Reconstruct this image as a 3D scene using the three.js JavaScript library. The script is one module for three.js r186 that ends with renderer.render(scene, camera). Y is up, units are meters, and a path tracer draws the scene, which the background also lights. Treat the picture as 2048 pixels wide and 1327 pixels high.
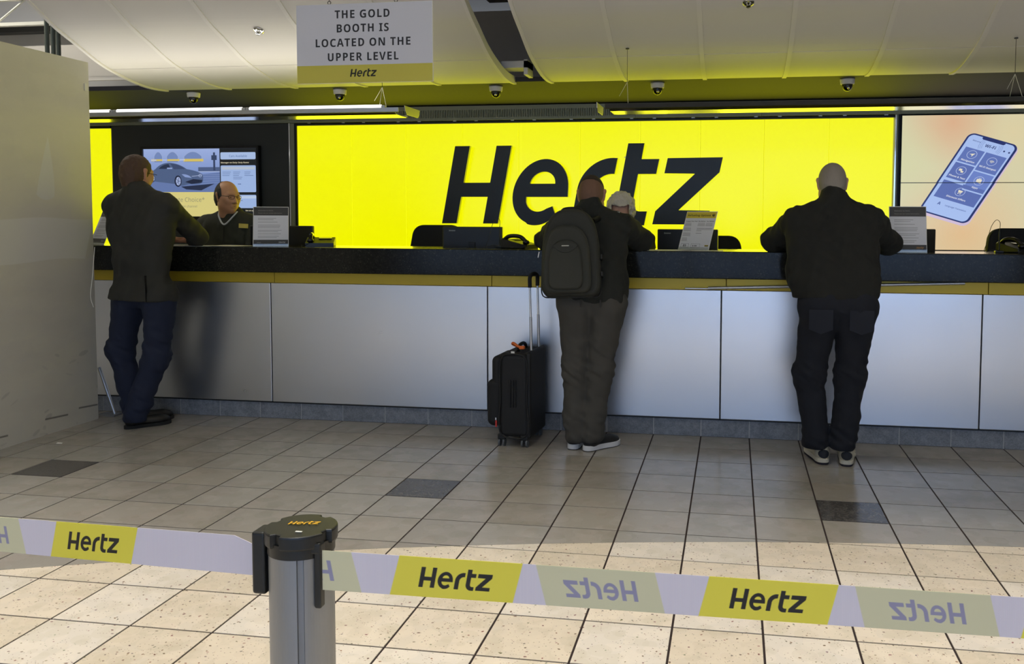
import * as THREE from 'three';
import { RoundedBoxGeometry } from 'three/addons/geometries/RoundedBoxGeometry.js';
import { mergeGeometries } from 'three/addons/utils/BufferGeometryUtils.js';
import { ImprovedNoise } from 'three/addons/math/ImprovedNoise.js';
import { RectAreaLightUniformsLib } from 'three/addons/lights/RectAreaLightUniformsLib.js';
RectAreaLightUniformsLib.init();

// ---------- camera, daylight, exposure ----------
const scene = new THREE.Scene();
const FOCAL = 1799.67, FULL_W = 2337.44, FULL_H = 1562.97;            // lens in pixels; the picture is a crop of the full frame
const camera = new THREE.PerspectiveCamera(THREE.MathUtils.radToDeg(2 * Math.atan(FULL_H / 2 / FOCAL)), FULL_W / FULL_H, 0.05, 60);
camera.setViewOffset(FULL_W, FULL_H, 0, FULL_H / 2 - 545.515, 2048, 1327);
camera.position.set(1.7122, 1.3956, 4.5323);
camera.rotation.set(THREE.MathUtils.degToRad(-3.49615), THREE.MathUtils.degToRad(9.38639), THREE.MathUtils.degToRad(0.20802), 'YXZ');
const renderer = new THREE.WebGLRenderer();
renderer.toneMapping = THREE.LinearToneMapping;
renderer.toneMappingExposure = 1.0;
renderer.shadowMap.enabled = true;
scene.background = new THREE.Color().setRGB(0.8, 1.0, 1.45);            // overcast daylight beyond the glazed entrance behind the camera
function areaLight(color, intensity, w, h, pos, target) {
  const l = new THREE.RectAreaLight(color, intensity, w, h);
  l.position.set(...pos); l.lookAt(...target); scene.add(l); return l;
}
const WARM = new THREE.Color().setRGB(1, 0.955, 0.885), COOL = new THREE.Color().setRGB(0.46, 0.7, 1.28);
areaLight(COOL, 1.1, 6.6, 2.6, [3.6, 1.5, 10.8], [3.6, 1.5, 0]); areaLight(COOL, 0.5, 5.4, 2.6, [-2.4, 1.5, 10.8], [-2.4, 1.5, 0]);       // daylight at the glazed entrance

// ---------- helpers ----------
const taken = new Map();
const numbered = (n) => { const k = taken.get(n) || 0; taken.set(n, k + 1); return k ? n + '_' + String(k).padStart(3, '0') : n; };
function shade(o) { o.traverse((m) => { if (m.isMesh) { m.castShadow = m.receiveShadow = true; } }); return o; }
function part(name, geo, mat, parent) {
  const g = Array.isArray(geo) ? merge(geo) : geo;
  const m = new THREE.Mesh(g, mat); m.name = parent ? name : numbered(name); m.castShadow = m.receiveShadow = true;
  (parent || scene).add(m); return m;
}
function merge(list) { return mergeGeometries(list.map((g) => { const q = g.index ? g.toNonIndexed() : g.clone(); for (const k of Object.keys(q.attributes)) if (!['position', 'normal', 'uv'].includes(k)) q.deleteAttribute(k); if (!q.attributes.uv) q.setAttribute('uv', new THREE.BufferAttribute(new Float32Array(q.attributes.position.count * 2), 2)); return q; })); }
function thing(name, label, category, pos = [0, 0, 0], turn = 0, group) {
  const o = new THREE.Group(); o.name = numbered(name); scene.add(o); o.position.set(...pos); o.rotation.y = turn;
  o.userData = { label, category }; if (group) o.userData.group = group; return o;
}
function tag(o, label, category, group) { o.userData.label = label; o.userData.category = category; if (group) o.userData.group = group; return o; }
function struct(name, label, category) { const o = new THREE.Group(); o.name = numbered(name); scene.add(o); o.userData = { kind: 'structure', label, category }; return o; }
function structMesh(name, geo, mat, label, category) { const m = part(name, geo, mat); m.userData = { kind: 'structure', label, category }; return m; }
const box = (w, h, d, x = 0, y = 0, z = 0) => new THREE.BoxGeometry(w, h, d).translate(x, y, z);
const rbox = (w, h, d, x = 0, y = 0, z = 0, r = 0.004, s = 2) => new RoundedBoxGeometry(w, h, d, s, Math.min(r, w / 2.01, h / 2.01, d / 2.01)).translate(x, y, z);
const span = (x0, x1, y0, y1, z0, z1) => box(Math.abs(x1 - x0), Math.abs(y1 - y0), Math.abs(z1 - z0), (x0 + x1) / 2, (y0 + y1) / 2, (z0 + z1) / 2);
const V = (a) => new THREE.Vector3(...a);
function rod(a, b, r, seg = 10) { const A = V(a), B = V(b), d = B.clone().sub(A); return new THREE.CylinderGeometry(r, r, d.length(), seg).applyQuaternion(new THREE.Quaternion().setFromUnitVectors(new THREE.Vector3(0, 1, 0), d.normalize())).translate(...A.add(B).multiplyScalar(0.5).toArray()); }
const tube = (pts, r, seg = 24, rs = 8, closed = false) => new THREE.TubeGeometry(new THREE.CatmullRomCurve3(pts.map(V), closed), seg, r, rs, closed);
const lathe = (pts, seg = 32) => new THREE.LatheGeometry(pts.map((p) => new THREE.Vector2(p[0], p[1])), seg);
function extrude(pts, depth, bevel = 0, seg = 1) { const s = new THREE.Shape(pts.map((p) => new THREE.Vector2(p[0], p[1]))); return new THREE.ExtrudeGeometry(s, { depth, bevelEnabled: bevel > 0, bevelSize: bevel, bevelThickness: bevel, bevelSegments: seg, curveSegments: 10 }); }
let seed = 12345; const rnd = () => { seed = (seed * 1664525 + 1013904223) >>> 0; return seed / 4294967296; };
const noise = new ImprovedNoise();

// ---------- textures ----------
function canvasTex(w, h, draw, srgb = true) {
  const c = document.createElement('canvas'); c.width = w; c.height = h; draw(c.getContext('2d'), w, h);
  const t = new THREE.CanvasTexture(c); if (srgb) t.colorSpace = THREE.SRGBColorSpace; t.wrapS = t.wrapT = THREE.RepeatWrapping; t.magFilter = THREE.LinearFilter; return t;
}
function grainTex(n, f) {   // f(x, y) -> [r, g, b] 0..255
  const d = new Uint8Array(n * n * 4);
  for (let y = 0; y < n; y++) for (let x = 0; x < n; x++) { const c = f(x, y), i = (y * n + x) * 4; for (let k = 0; k < 3; k++) d[i + k] = Math.max(0, Math.min(255, c[k])); d[i + 3] = 255; }
  const t = new THREE.DataTexture(d, n, n); t.colorSpace = THREE.SRGBColorSpace; t.wrapS = t.wrapT = THREE.RepeatWrapping; t.magFilter = THREE.LinearFilter; t.minFilter = THREE.LinearFilter; t.needsUpdate = true; return t;
}
const tn = (x, y, n, p, s) => { // tileable value noise
  const u = x / n * p, v = y / n * p, i = Math.floor(u), j = Math.floor(v), a = u - i, b = v - j, h = (q, w) => { const k = Math.sin((((q % p) + p) % p) * 127.1 + (((w % p) + p) % p) * 311.7 + s * 74.7) * 43758.5453; return k - Math.floor(k); };
  const sa = a * a * (3 - 2 * a), sb = b * b * (3 - 2 * b);
  return (h(i, j) * (1 - sa) + h(i + 1, j) * sa) * (1 - sb) + (h(i, j + 1) * (1 - sa) + h(i + 1, j + 1) * sa) * sb;
};
const mat = (o) => new THREE.MeshStandardMaterial(o);
const hex = (c) => new THREE.Color(c);
const rgb = (r, g, b) => new THREE.Color().setRGB(r, g, b);

const creamTex = canvasTex(1024, 1024, (c, w, h) => {   // one metre of cream tile: fine dark flecks of different sizes
  c.fillStyle = '#ded5c8'; c.fillRect(0, 0, w, h);
  for (let i = 0; i < 500; i++) { c.fillStyle = ['rgba(232,222,206,.35)', 'rgba(208,198,182,.3)'][i % 2]; c.beginPath(); c.arc(rnd() * w, rnd() * h, 14 + rnd() * 40, 0, 7); c.fill(); }
  for (let i = 0; i < 2600; i++) { const r = rnd() < 0.12 ? 1.8 + rnd() * 1.9 : 0.5 + rnd() * 1.1, x = rnd() * w, y = rnd() * h; c.fillStyle = `rgba(${60 + rnd() * 60},${48 + rnd() * 45},${35 + rnd() * 30},${0.45 + rnd() * 0.5})`; c.beginPath(); c.ellipse(x, y, r * (1 + rnd() * 0.8), r, rnd() * 3, 0, 7); c.fill(); }
});
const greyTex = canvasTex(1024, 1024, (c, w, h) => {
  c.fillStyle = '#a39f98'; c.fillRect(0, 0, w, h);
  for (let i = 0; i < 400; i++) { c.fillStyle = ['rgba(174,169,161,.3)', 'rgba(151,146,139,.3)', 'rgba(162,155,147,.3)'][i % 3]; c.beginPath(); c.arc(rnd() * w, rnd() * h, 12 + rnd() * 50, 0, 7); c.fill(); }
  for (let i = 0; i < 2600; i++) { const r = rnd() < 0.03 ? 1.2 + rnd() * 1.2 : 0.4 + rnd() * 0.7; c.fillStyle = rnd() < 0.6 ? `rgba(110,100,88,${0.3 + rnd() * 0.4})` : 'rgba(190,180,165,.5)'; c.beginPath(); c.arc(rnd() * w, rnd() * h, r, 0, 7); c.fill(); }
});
const darkTileTex = grainTex(256, (x, y) => { const v = 62 + tn(x, y, 256, 128, 1) * 26 + tn(x, y, 256, 40, 2) * 16 + (rnd() < 0.01 ? 60 : 0); return [v, v * 0.97, v * 0.94]; });
const graniteTex = grainTex(512, (x, y) => { const a = tn(x, y, 512, 128, 3), b = tn(x, y, 512, 56, 4), c = tn(x, y, 512, 20, 5); let v = 17 + a * 15 + b * 12 + c * 6; if (a * b > 0.62) v += 28; if (a * (1 - b) > 0.72) v -= 12; return [v * 1.0, v * 1.0, v * 0.88]; });
const kickTex = grainTex(512, (x, y) => { const a = tn(x, y, 512, 128, 6), b = tn(x, y, 512, 30, 7), c = tn(x, y, 512, 8, 8); let v = 104 + a * 26 + b * 18 + c * 14; if (a > 0.93 && b > 0.45) v -= 60; return [v * 0.96, v * 1.0, v * 1.07]; });
const steelRough = grainTex(512, (x, y) => { const v = 92 + tn(x, y, 512, 6, 9) * 14 + tn(x, y, 512, 24, 10) * 8; return [v, v, v]; }); steelRough.colorSpace = THREE.NoColorSpace;
const drywallTex = grainTex(512, (x, y) => { const a = tn(x, y, 512, 5, 12), b = tn(x, y, 512, 22, 13), c = tn(x, y, 512, 200, 14); const v = 205 + a * 10 + b * 5 + c * 5; return [v, v * 0.99, v * 0.965]; });
const weave = grainTex(128, (x, y) => { const v = 120 + (((x >> 1) + (y >> 1)) & 1) * 60 + tn(x, y, 128, 32, 15) * 60; return [v, v, v]; }); weave.colorSpace = THREE.NoColorSpace;
const fleece = grainTex(256, (x, y) => { const v = 90 + tn(x, y, 256, 64, 16) * 90 + tn(x, y, 256, 128, 17) * 60; return [v, v, v]; }); fleece.colorSpace = THREE.NoColorSpace;

// ---------- materials ----------
const M = {
  cream: mat({ map: creamTex, roughness: 0.42 }), grey: mat({ map: greyTex, roughness: 0.2 }), darkTile: mat({ map: darkTileTex, roughness: 0.16 }), grout: mat({ color: '#2e211e', roughness: 0.9 }),
  granite: new THREE.MeshPhysicalMaterial({ map: graniteTex, roughness: 0.12, specularIntensity: 0.4 }), gold: mat({ color: rgb(0.46, 0.34, 0.02), roughness: 0.38, metalness: 0.25 }),
  steel: mat({ color: rgb(0.64, 0.66, 0.7), metalness: 1, roughness: 0.75, roughnessMap: steelRough }), kick: mat({ map: kickTex, roughness: 0.45 }), kickJoint: mat({ color: '#b5b6b8', roughness: 0.9 }),
  drywall: mat({ map: drywallTex, roughness: 0.6 }), white: mat({ color: '#e6e3dc', roughness: 0.6 }), ceil: mat({ color: '#dcd8d0', roughness: 0.55 }), rib: mat({ color: '#e2ded6', roughness: 0.5 }),
  soffit: mat({ color: '#3a393f', roughness: 0.8 }), blackWall: mat({ color: '#45453f', roughness: 0.55 }), black: mat({ color: '#121212', roughness: 0.45 }), blackGloss: mat({ color: '#0c0c0c', roughness: 0.2 }),
  blackPlastic: mat({ color: '#161613', roughness: 0.38 }), darkMetal: mat({ color: '#2a2a28', roughness: 0.4, metalness: 0.6 }), alu: mat({ color: rgb(0.5, 0.51, 0.52), metalness: 0.85, roughness: 0.36 }), postAlu: mat({ color: rgb(0.27, 0.275, 0.285), metalness: 0.7, roughness: 0.42 }), lipDark: mat({ color: '#2b2a24', roughness: 0.7 }),
  chrome: mat({ color: rgb(0.8, 0.8, 0.8), metalness: 1, roughness: 0.12 }), mirrorMetal: mat({ color: rgb(0.8, 0.8, 0.78), metalness: 1, roughness: 0.16 }), olive: mat({ color: '#a2a38a', roughness: 0.5, metalness: 0.2 }),
  letter: mat({ color: '#26261f', roughness: 0.35 }), letterSideGlow: mat({ color: '#8b8a1a', roughness: 0.5 }), wall: mat({ color: '#d9d3c8', roughness: 0.8 }), conduit: mat({ color: '#6d746a', roughness: 0.5, metalness: 0.3 }), steelWhite: mat({ color: '#d8d6c8', roughness: 0.6 }),
  glow: mat({ color: '#0a0a00', emissive: rgb(0.9, 0.9, 0.0), roughness: 0.25 }), tube: mat({ color: '#111', emissive: rgb(2.6, 2.5, 2.4) }), lamp: mat({ color: '#ddd', emissive: rgb(1.4, 1.3, 1.1) }),
  acrylic: new THREE.MeshPhysicalMaterial({ color: '#f4f6f4', transmission: 1, thickness: 0, roughness: 0.04, ior: 1.49 }), glass: new THREE.MeshPhysicalMaterial({ color: '#eef4f2', transmission: 1, thickness: 0, roughness: 0.02, ior: 1.5 }),
  paper: mat({ color: '#e9e7df', roughness: 0.7 }), rubber: mat({ color: '#1b1b1b', roughness: 0.85 }), whiteSole: mat({ color: '#d5d6d8', roughness: 0.6 }), orange: mat({ color: '#e5702a', roughness: 0.6 }), red: mat({ color: '#c2342c', roughness: 0.5 }),
};

// ---------- the word mark, traced once as outlines (capital height 1, leaning) ----------
const SLANT = 0.184;
function arcPts(cx, cy, rx, ry, a0, a1, n = 20) { const o = []; for (let i = 0; i <= n; i++) { const a = THREE.MathUtils.degToRad(a0 + (a1 - a0) * i / n); o.push([cx + rx * Math.cos(a), cy + ry * Math.sin(a)]); } return o; }
const MARK = [
  { outer: [[0, 0], [0.198, 0], [0.198, 0.345], [0.554, 0.345], [0.554, 0], [0.752, 0], [0.752, 1], [0.554, 1], [0.554, 0.527], [0.198, 0.527], [0.198, 1], [0, 1]] },
  { outer: [[1.607, 0.343], ...arcPts(1.237, 0.41, 0.357, 0.416, 8, 250, 40), ...arcPts(1.237, 0.405, 0.357, 0.425, 255, 316, 12), [1.43, 0.225], ...arcPts(1.245, 0.34, 0.18, 0.185, 308, 200, 14), [1.064, 0.343]],
    holes: [[[1.083, 0.512], [1.414, 0.512], ...arcPts(1.248, 0.5, 0.166, 0.165, 12, 168, 16)]] },
  { outer: [[1.712, 0], [1.912, 0], [1.912, 0.42], ...arcPts(2.12, 0.42, 0.208, 0.213, 180, 92, 14), [2.152, 0.633], [2.156, 0.832], ...arcPts(2.1, 0.44, 0.388, 0.394, 84, 180, 18)] },
  { outer: [[2.256, 1.014], [2.256, 0.27], ...arcPts(2.536, 0.27, 0.28, 0.29, 180, 270, 14), [2.65, -0.014], [2.653, 0.162], [2.58, 0.162], ...arcPts(2.56, 0.28, 0.108, 0.118, 270, 180, 10), [2.452, 0.63], [2.68, 0.63], [2.684, 0.816], [2.46, 0.816], [2.46, 1.014]] },
  { outer: [[2.752, 0], [3.428, 0], [3.434, 0.172], [3.045, 0.178], [3.462, 0.647], [3.467, 0.832], [2.787, 0.826], [2.782, 0.638], [3.165, 0.632], [2.758, 0.164]] },
];
const lean = ([x, y]) => [x + y * SLANT, y];
function markShapes(cap) { return MARK.map((l) => { const s = new THREE.Shape(l.outer.map((p) => new THREE.Vector2(...lean(p)).multiplyScalar(cap))); (l.holes || []).forEach((h) => s.holes.push(new THREE.Path(h.map((p) => new THREE.Vector2(...lean(p)).multiplyScalar(cap))))); return s; }); }
function drawMark(c, x, y, cap, flip = 1) { c.beginPath(); for (const l of MARK) for (const ring of [l.outer, ...(l.holes || [])]) { ring.forEach((p, i) => { const [a, b] = lean(p); c[i ? 'lineTo' : 'moveTo'](x + flip * a * cap, y - b * cap); }); c.closePath(); } c.fill('evenodd'); }
// uv in metres by the way each face points
function metric(geo, s = 1, ox = 0, oy = 0) {
  const g = geo.index ? geo.toNonIndexed() : geo, p = g.attributes.position, n = g.attributes.normal, uv = new Float32Array(p.count * 2);
  for (let i = 0; i < p.count; i++) { const x = Math.abs(n.getX(i)), y = Math.abs(n.getY(i)), z = Math.abs(n.getZ(i)); const [a, b] = y > x && y > z ? [p.getX(i), p.getZ(i)] : x > z ? [p.getZ(i), p.getY(i)] : [p.getX(i), p.getY(i)]; uv[2 * i] = a * s + ox; uv[2 * i + 1] = b * s + oy; }
  g.setAttribute('uv', new THREE.BufferAttribute(uv, 2)); return g;
}
// ---------- floor: every tile in view is a piece of its own ----------
const W = 0.3048, GAP = 0.004, ARC = { x: 4.033, z: 14.159, r: 13.6926 };
function prism(poly, y1, y0, ox = 0, oz = 0) {   // poly [[x, z]] counter-clockwise seen from above is (x, -z)
  const s = new THREE.Shape(poly.map(([x, z]) => new THREE.Vector2(x, -z))), g = new THREE.ExtrudeGeometry(s, { depth: y1 - y0, bevelEnabled: false }).rotateX(-Math.PI / 2).translate(0, y0, 0);
  return metric(g, 1, ox, oz);
}
const floor = struct('floor', 'tiled hall floor, grey tiles by the counter and cream speckled tiles in front', 'floor');
const half = W / 2 - GAP, square = [[-half, half], [half, half], [half, -half], [-half, -half]];
const fullTiles = [...Array(8)].map((_, i) => prism(square, 0, -0.012, i * 0.37, i * 0.61));
const darkTile = prism(square, 0, -0.012);
const tone = (m, list) => list.map((c) => { const k = m.clone(); k.color.set(c); return k; });
const greys = tone(M.grey, ['#ffffff', '#f8f5f2', '#fffcf8', '#f5f3f1', '#f9f9f9']), creams = tone(M.cream, ['#ffffff', '#fbf7f0', '#f6f2ea', '#fffcf6']);
const cut = (poly, f) => { const out = []; poly.forEach((a, i) => { const b = poly[(i + 1) % poly.length], fa = f(a), fb = f(b); if (fa >= 0) out.push(a); if ((fa >= 0) !== (fb >= 0)) { const t = fa / (fa - fb); out.push([a[0] + (b[0] - a[0]) * t, a[1] + (b[1] - a[1]) * t]); } }); return out; };
const farTiles = { cream: [], grey: [] };
for (let r = -4; r < 30; r++) for (let c = -26; c < 26; c++) {
  const x = (c + 0.5) * W, z = (r + 0.5) * W, seen = r <= 7 && c >= -9 && c <= 11 && !(r > 3 && c > 9) && !(r < 0 && c < -9);
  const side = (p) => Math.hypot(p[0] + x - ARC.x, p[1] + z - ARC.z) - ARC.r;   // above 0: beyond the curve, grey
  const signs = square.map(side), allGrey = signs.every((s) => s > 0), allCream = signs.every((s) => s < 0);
  if (!seen) { (side([0, 0]) > 0 ? farTiles.grey : farTiles.cream).push(fullTiles[0].clone().translate(x, 0, z)); continue; }
  const dark = r === 0 && (c === 0 || c === 7 || c === -7), k = Math.floor(rnd() * 8), q = Math.floor(rnd() * 4) * Math.PI / 2;
  if (allGrey || allCream) {
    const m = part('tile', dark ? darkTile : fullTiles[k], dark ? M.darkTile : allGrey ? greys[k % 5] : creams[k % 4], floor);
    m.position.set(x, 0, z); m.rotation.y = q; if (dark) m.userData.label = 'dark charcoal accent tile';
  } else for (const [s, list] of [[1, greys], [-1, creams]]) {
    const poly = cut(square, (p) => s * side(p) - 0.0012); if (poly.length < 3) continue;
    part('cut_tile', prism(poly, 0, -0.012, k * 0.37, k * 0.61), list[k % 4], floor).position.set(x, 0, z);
  }
}
for (const k of ['cream', 'grey']) if (farTiles[k].length) part('tile_field', merge(farTiles[k]), M[k], floor).userData.kind = 'stuff';
part('grout', span(-8, 8, -0.06, -0.003, -4.6, 11), M.grout, floor);

// ---------- hall shell ----------
structMesh('wall_left', span(-8.2, -8, -0.06, 4.6, -4.6, 11.2), M.wall, 'pale side wall of the hall beyond the partition', 'wall');
structMesh('wall_right', span(8, 8.2, -0.06, 4.6, -4.6, 11.2), M.wall, 'pale side wall of the hall on the screen side', 'wall');
structMesh('wall_rear', [span(-8, -4.65, 0, 4.6, 11, 11.2), span(6.9, 8, 0, 4.6, 11, 11.2), span(-4.65, 6.9, 2.8, 4.6, 11, 11.2), span(-4.65, 6.9, 0, 0.2, 11, 11.2)], M.wall, 'rear wall of the hall with the glazed entrance', 'wall');
const ent = struct('window_1', 'glazed entrance in the rear wall of the hall', 'window');
for (let i = -3; i <= 4; i++) part('mullion', span(0.3 + i * 1.65 - 0.03, 0.3 + i * 1.65 + 0.03, 0.2, 2.8, 11.02, 11.12), M.darkMetal, ent);
for (let i = -3; i < 4; i++) part('pane', span(0.33 + i * 1.65, 1.92 + i * 1.65, 0.2, 2.8, 11.06, 11.064), M.glass, ent);
structMesh('wall_back', [span(-8, 8, -0.06, 2.47, -3.9, -3.68), span(-8, 8, 2.47, 3.32, -3.95, -3.75), span(-8, 8, 3.32, 4.6, -4.6, -4.4)], M.wall, 'pale wall behind the service counter', 'wall');
const roof = struct('ceiling', 'curved white panel ceiling sweeping down over the counter', 'ceiling');
part('hall_slab', span(-8, 8, 3.45, 3.6, 0.35, 11.2), M.white, roof);
part('upper_slab', span(-8, 8, 4.4, 4.55, -4.6, 0.5), M.soffit, roof);
part('upstand', span(-8, 8, 3.45, 4.5, 0.35, 0.5), M.soffit, roof);
// section of the curved ceiling, z then y
const SEC = new THREE.CatmullRomCurve3([[-2.3, 2.432], [-2.12, 2.424], [-1.95, 2.432], [-1.75, 2.463], [-1.5, 2.522], [-1.25, 2.62], [-1.07, 2.69], [-0.85, 2.808], [-0.5, 3.0], [0, 3.22], [0.45, 3.4]].map(([z, y]) => new THREE.Vector3(z, y, 0)));
const secPts = SEC.getSpacedPoints(48).map((p) => [p.x, p.y]);
const onCeiling = (z) => { for (let i = 1; i < secPts.length; i++) if (secPts[i][0] >= z) { const [a, b] = secPts[i - 1], [c, d] = secPts[i]; return b + (d - b) * (z - a) / (c - a); } return 3.4; };
function curvedStrip(x0, x1, z0, z1, drop, thick) {
  const pts = secPts.filter(([z]) => z > z0 + 0.004 && z < z1 - 0.004); pts.unshift([z0, onCeiling(z0)]); pts.push([z1, onCeiling(z1)]);
  const ring = [...pts.map(([z, y]) => [z, y - drop]), ...pts.slice().reverse().map(([z, y]) => [z, y - drop + thick])];
  return extrude(ring, x1 - x0).rotateY(-Math.PI / 2).translate(x1, 0, 0);   // shape x -> world z
}
const SEAM = -1.62, bays = [[-2.905, -2.345, -1.765, -1.175, -0.57, 0.035], [0.33, 0.9, 1.488, 2.063, 2.647, 3.228, 3.81, 4.39, 4.97, 5.55, 6.13]];
for (const edges of bays) for (let i = 0; i < edges.length - 1; i++) {
  part('panel', curvedStrip(edges[i] + 0.003, edges[i + 1] - 0.003, SEAM + 0.009, 0.45, 0, 0.016), M.ceil, roof);
  part('panel', curvedStrip(edges[i] + 0.003, edges[i + 1] - 0.003, -2.3, SEAM, 0, 0.016), M.ceil, roof);
  if (i) part('batten', curvedStrip(edges[i] - 0.015, edges[i] + 0.015, -2.3, 0.45, 0.009, 0.012), M.rib, roof);
}
for (const x of [-2.905, 0.035, 0.33]) part('edge_rib', curvedStrip(x - 0.012, x + 0.012, -2.3, 0.45, 0.012, 0.06), M.rib, roof);
part('soffit', span(-5.6, 6.2, 2.434, 2.47, -3.7, -2.26), M.soffit, roof);
part('slot_back', span(0, 0.36, 2.9, 2.96, -1.7, -0.2), M.soffit, roof);
part('slot_bracket', [span(0.0, 0.2, 2.5, 2.55, -2.2, -2.02), span(0.17, 0.2, 2.45, 2.56, -2.2, -2.02)], M.white, roof);
part('bulkhead', [span(-5.6, -3.0, 2.47, 2.62, -3.2, -2.9), span(-5.6, -3.3, 2.66, 2.7, -3.3, -3.1)], M.ceil, roof);
part('bulkhead', span(-5.6, -3.1, 2.475, 2.5, -2.62, -2.5), M.rib, roof);
// open roof space seen over the partition: joist, conduits
const joist = thing('roof_joist', 'white open-web steel joist in the roof space above the partition', 'joist');
part('chord', span(-7, -3, 3.13, 3.16, -2.9, -2.85), M.steelWhite, joist); part('chord', span(-7, -3, 3.36, 3.39, -2.9, -2.85), M.steelWhite, joist);
for (let i = 0; i < 12; i++) part('web_bar', rod([-7 + i * 0.33, i % 2 ? 3.37 : 3.15, -2.875], [-6.67 + i * 0.33, i % 2 ? 3.15 : 3.37, -2.875], 0.009, 8), M.steelWhite, joist);
for (const [i, x] of [-4.215, -4.155, -4.105].entries()) tag(part('conduit', [rod([x, 2.48, -2.55], [x, 4.4, -2.55], 0.019, 12)], M.conduit), 'grey-green upright conduit in the roof space above the partition', 'conduit', 'conduits above the partition');
tag(part('roof_beam', [span(-7, -3, 3.24, 3.3, -3.72, -3.6)], M.darkMetal), 'dark horizontal steel beam along the top of the pale upper wall', 'beam');

// ---------- recessed downlights over the hall, an added strip light to brighten the roof space ----------
for (const z of [1.5, 3.1, 4.9]) for (const x of [-4.6, -2.8, -1.0, 0.8, 2.6, 4.4, 6.2]) {
  const l = thing('recessed_downlight', 'round recessed downlight in the hall ceiling above the tiles', 'light', [x, 3.45, z], 0, 'recessed downlights over the hall');
  part('trim_ring', lathe([[0.075, 0.0], [0.1, 0.0], [0.1, -0.006], [0.074, -0.004]], 24), M.white, l);
  part('lens', new THREE.CylinderGeometry(0.074, 0.074, 0.004, 24).translate(0, -0.002, 0), M.lamp, l);
  const s = new THREE.SpotLight(WARM, 12, 0, 0.84, 0.8, 2); s.position.set(x, 3.435, z); s.target.position.set(x, 0, z); s.castShadow = true; s.shadow.radius = 4; scene.add(s, s.target);
}
{ const l = thing('added_strip_lamp', 'unseen white strip lamp added to brighten the roof space above the partition', 'light', [-5.2, 4.3, -2.2]); part('body', rbox(1.3, 0.06, 0.1, 0, 0.03, 0, 0.01), M.white, l); part('lamp_tube', rod([-0.6, -0.012, 0], [0.6, -0.012, 0], 0.014, 12), M.tube, l); areaLight(rgb(1, 0.96, 0.88), 170, 1.2, 0.08, [-5.2, 4.27, -2.2], [-5.2, 0, -2.2]); }  // out-of-view lamp, added to lift the dark space above the partition

// ---------- partition ----------
const partTex = canvasTex(1024, 640, (c, w, h) => {   // 4 m x 2.5 m of unpainted board: taped joint and filler patches
  c.fillStyle = '#cfcbbf'; c.fillRect(0, 0, w, h); const X = (z) => (z + 1) / 4 * w, Y = (y) => h - y / 2.5 * h;
  for (let i = 0; i < 900; i++) { c.fillStyle = ['rgba(214,210,198,.10)', 'rgba(196,192,182,.10)'][i % 2]; c.beginPath(); c.ellipse(rnd() * w, rnd() * h, 10 + rnd() * 40, 6 + rnd() * 20, 0, 0, 7); c.fill(); }
  c.fillStyle = '#d7d5ce'; c.beginPath(); c.moveTo(X(-1), Y(1.40)); for (let z = -1; z <= 3; z += 0.1) c.lineTo(X(z), Y(1.38 + 0.008 * Math.sin(z * 9))); for (let z = 3; z >= -1; z -= 0.1) c.lineTo(X(z), Y(1.11 + 0.01 * Math.sin(z * 7))); c.fill();
  c.fillStyle = '#d3d2cd'; c.beginPath(); c.moveTo(X(-0.6), Y(1.9)); c.quadraticCurveTo(X(-0.66), Y(1.6), X(-0.64), Y(1.52)); c.quadraticCurveTo(X(-0.56), Y(1.47), X(-0.49), Y(1.53)); c.quadraticCurveTo(X(-0.53), Y(1.7), X(-0.6), Y(1.9)); c.fill();
  for (let i = 0; i < 60; i++) { c.fillStyle = `rgba(120,118,115,${0.08 + rnd() * 0.14})`; c.beginPath(); c.ellipse(rnd() * w, Y(rnd() * 0.5), 2 + rnd() * 10, 1 + rnd() * 3, rnd() - 0.5, 0, 7); c.fill(); }
  c.strokeStyle = 'rgba(60,56,52,.6)'; c.lineWidth = 2.5; for (const [a, b, y] of [[-0.7, -0.5, 0.09], [-0.98, -0.8, 0.1], [-0.2, 0.1, 0.07]]) { c.beginPath(); c.moveTo(X(a), Y(y)); c.lineTo(X(b), Y(y + 0.012)); c.stroke(); }
});
const partition = thing('partition_wall', 'tall unpainted drywall partition with taped joint and filler patches', 'partition', [-2.6, 0, 0]);
{ const g = new THREE.PlaneGeometry(3.985, 2.43).rotateY(Math.PI / 2).translate(0.0006, 1.215, 1.0075), uv = g.attributes.uv, p = g.attributes.position; for (let i = 0; i < p.count; i++) uv.setXY(i, (p.getZ(i) + 1) / 4, p.getY(i) / 2.5);
  const b = box(0.012, 2.43, 3.985, -0.006, 1.215, 1.0075), bu = b.attributes.uv, bp = b.attributes.position; for (let i = 0; i < bp.count; i++) bu.setXY(i, (bp.getZ(i) + 1) / 4, bp.getY(i) / 2.5);
  part('board', b, mat({ map: partTex, roughness: 0.62 }), partition);
  part('board', box(0.012, 2.43, 3.985, -0.094, 1.215, 1.0075), M.drywall, partition);
  for (let i = 0; i < 9; i++) part('stud', box(0.076, 2.43, 0.035, -0.05, 1.215, -0.965 + i * 0.49), M.alu, partition);
  part('bottom_track', box(0.08, 0.03, 3.98, -0.05, 0.015, 1.0), M.alu, partition);
  part('corner_clip', rbox(0.006, 0.05, 0.03, 0.003, 2.26, -0.955, 0.002), M.steelWhite, partition); }
tag(part('brace_bar', [rod([-2.66, 0.34, -1.08], [-2.56, 0.012, -1.1], 0.012, 8), span(-2.66, -2.53, 0.0, 0.012, -1.13, -1.05)], M.alu), 'thin slanted metal brace standing at the foot of the drywall partition', 'brace');

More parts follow.
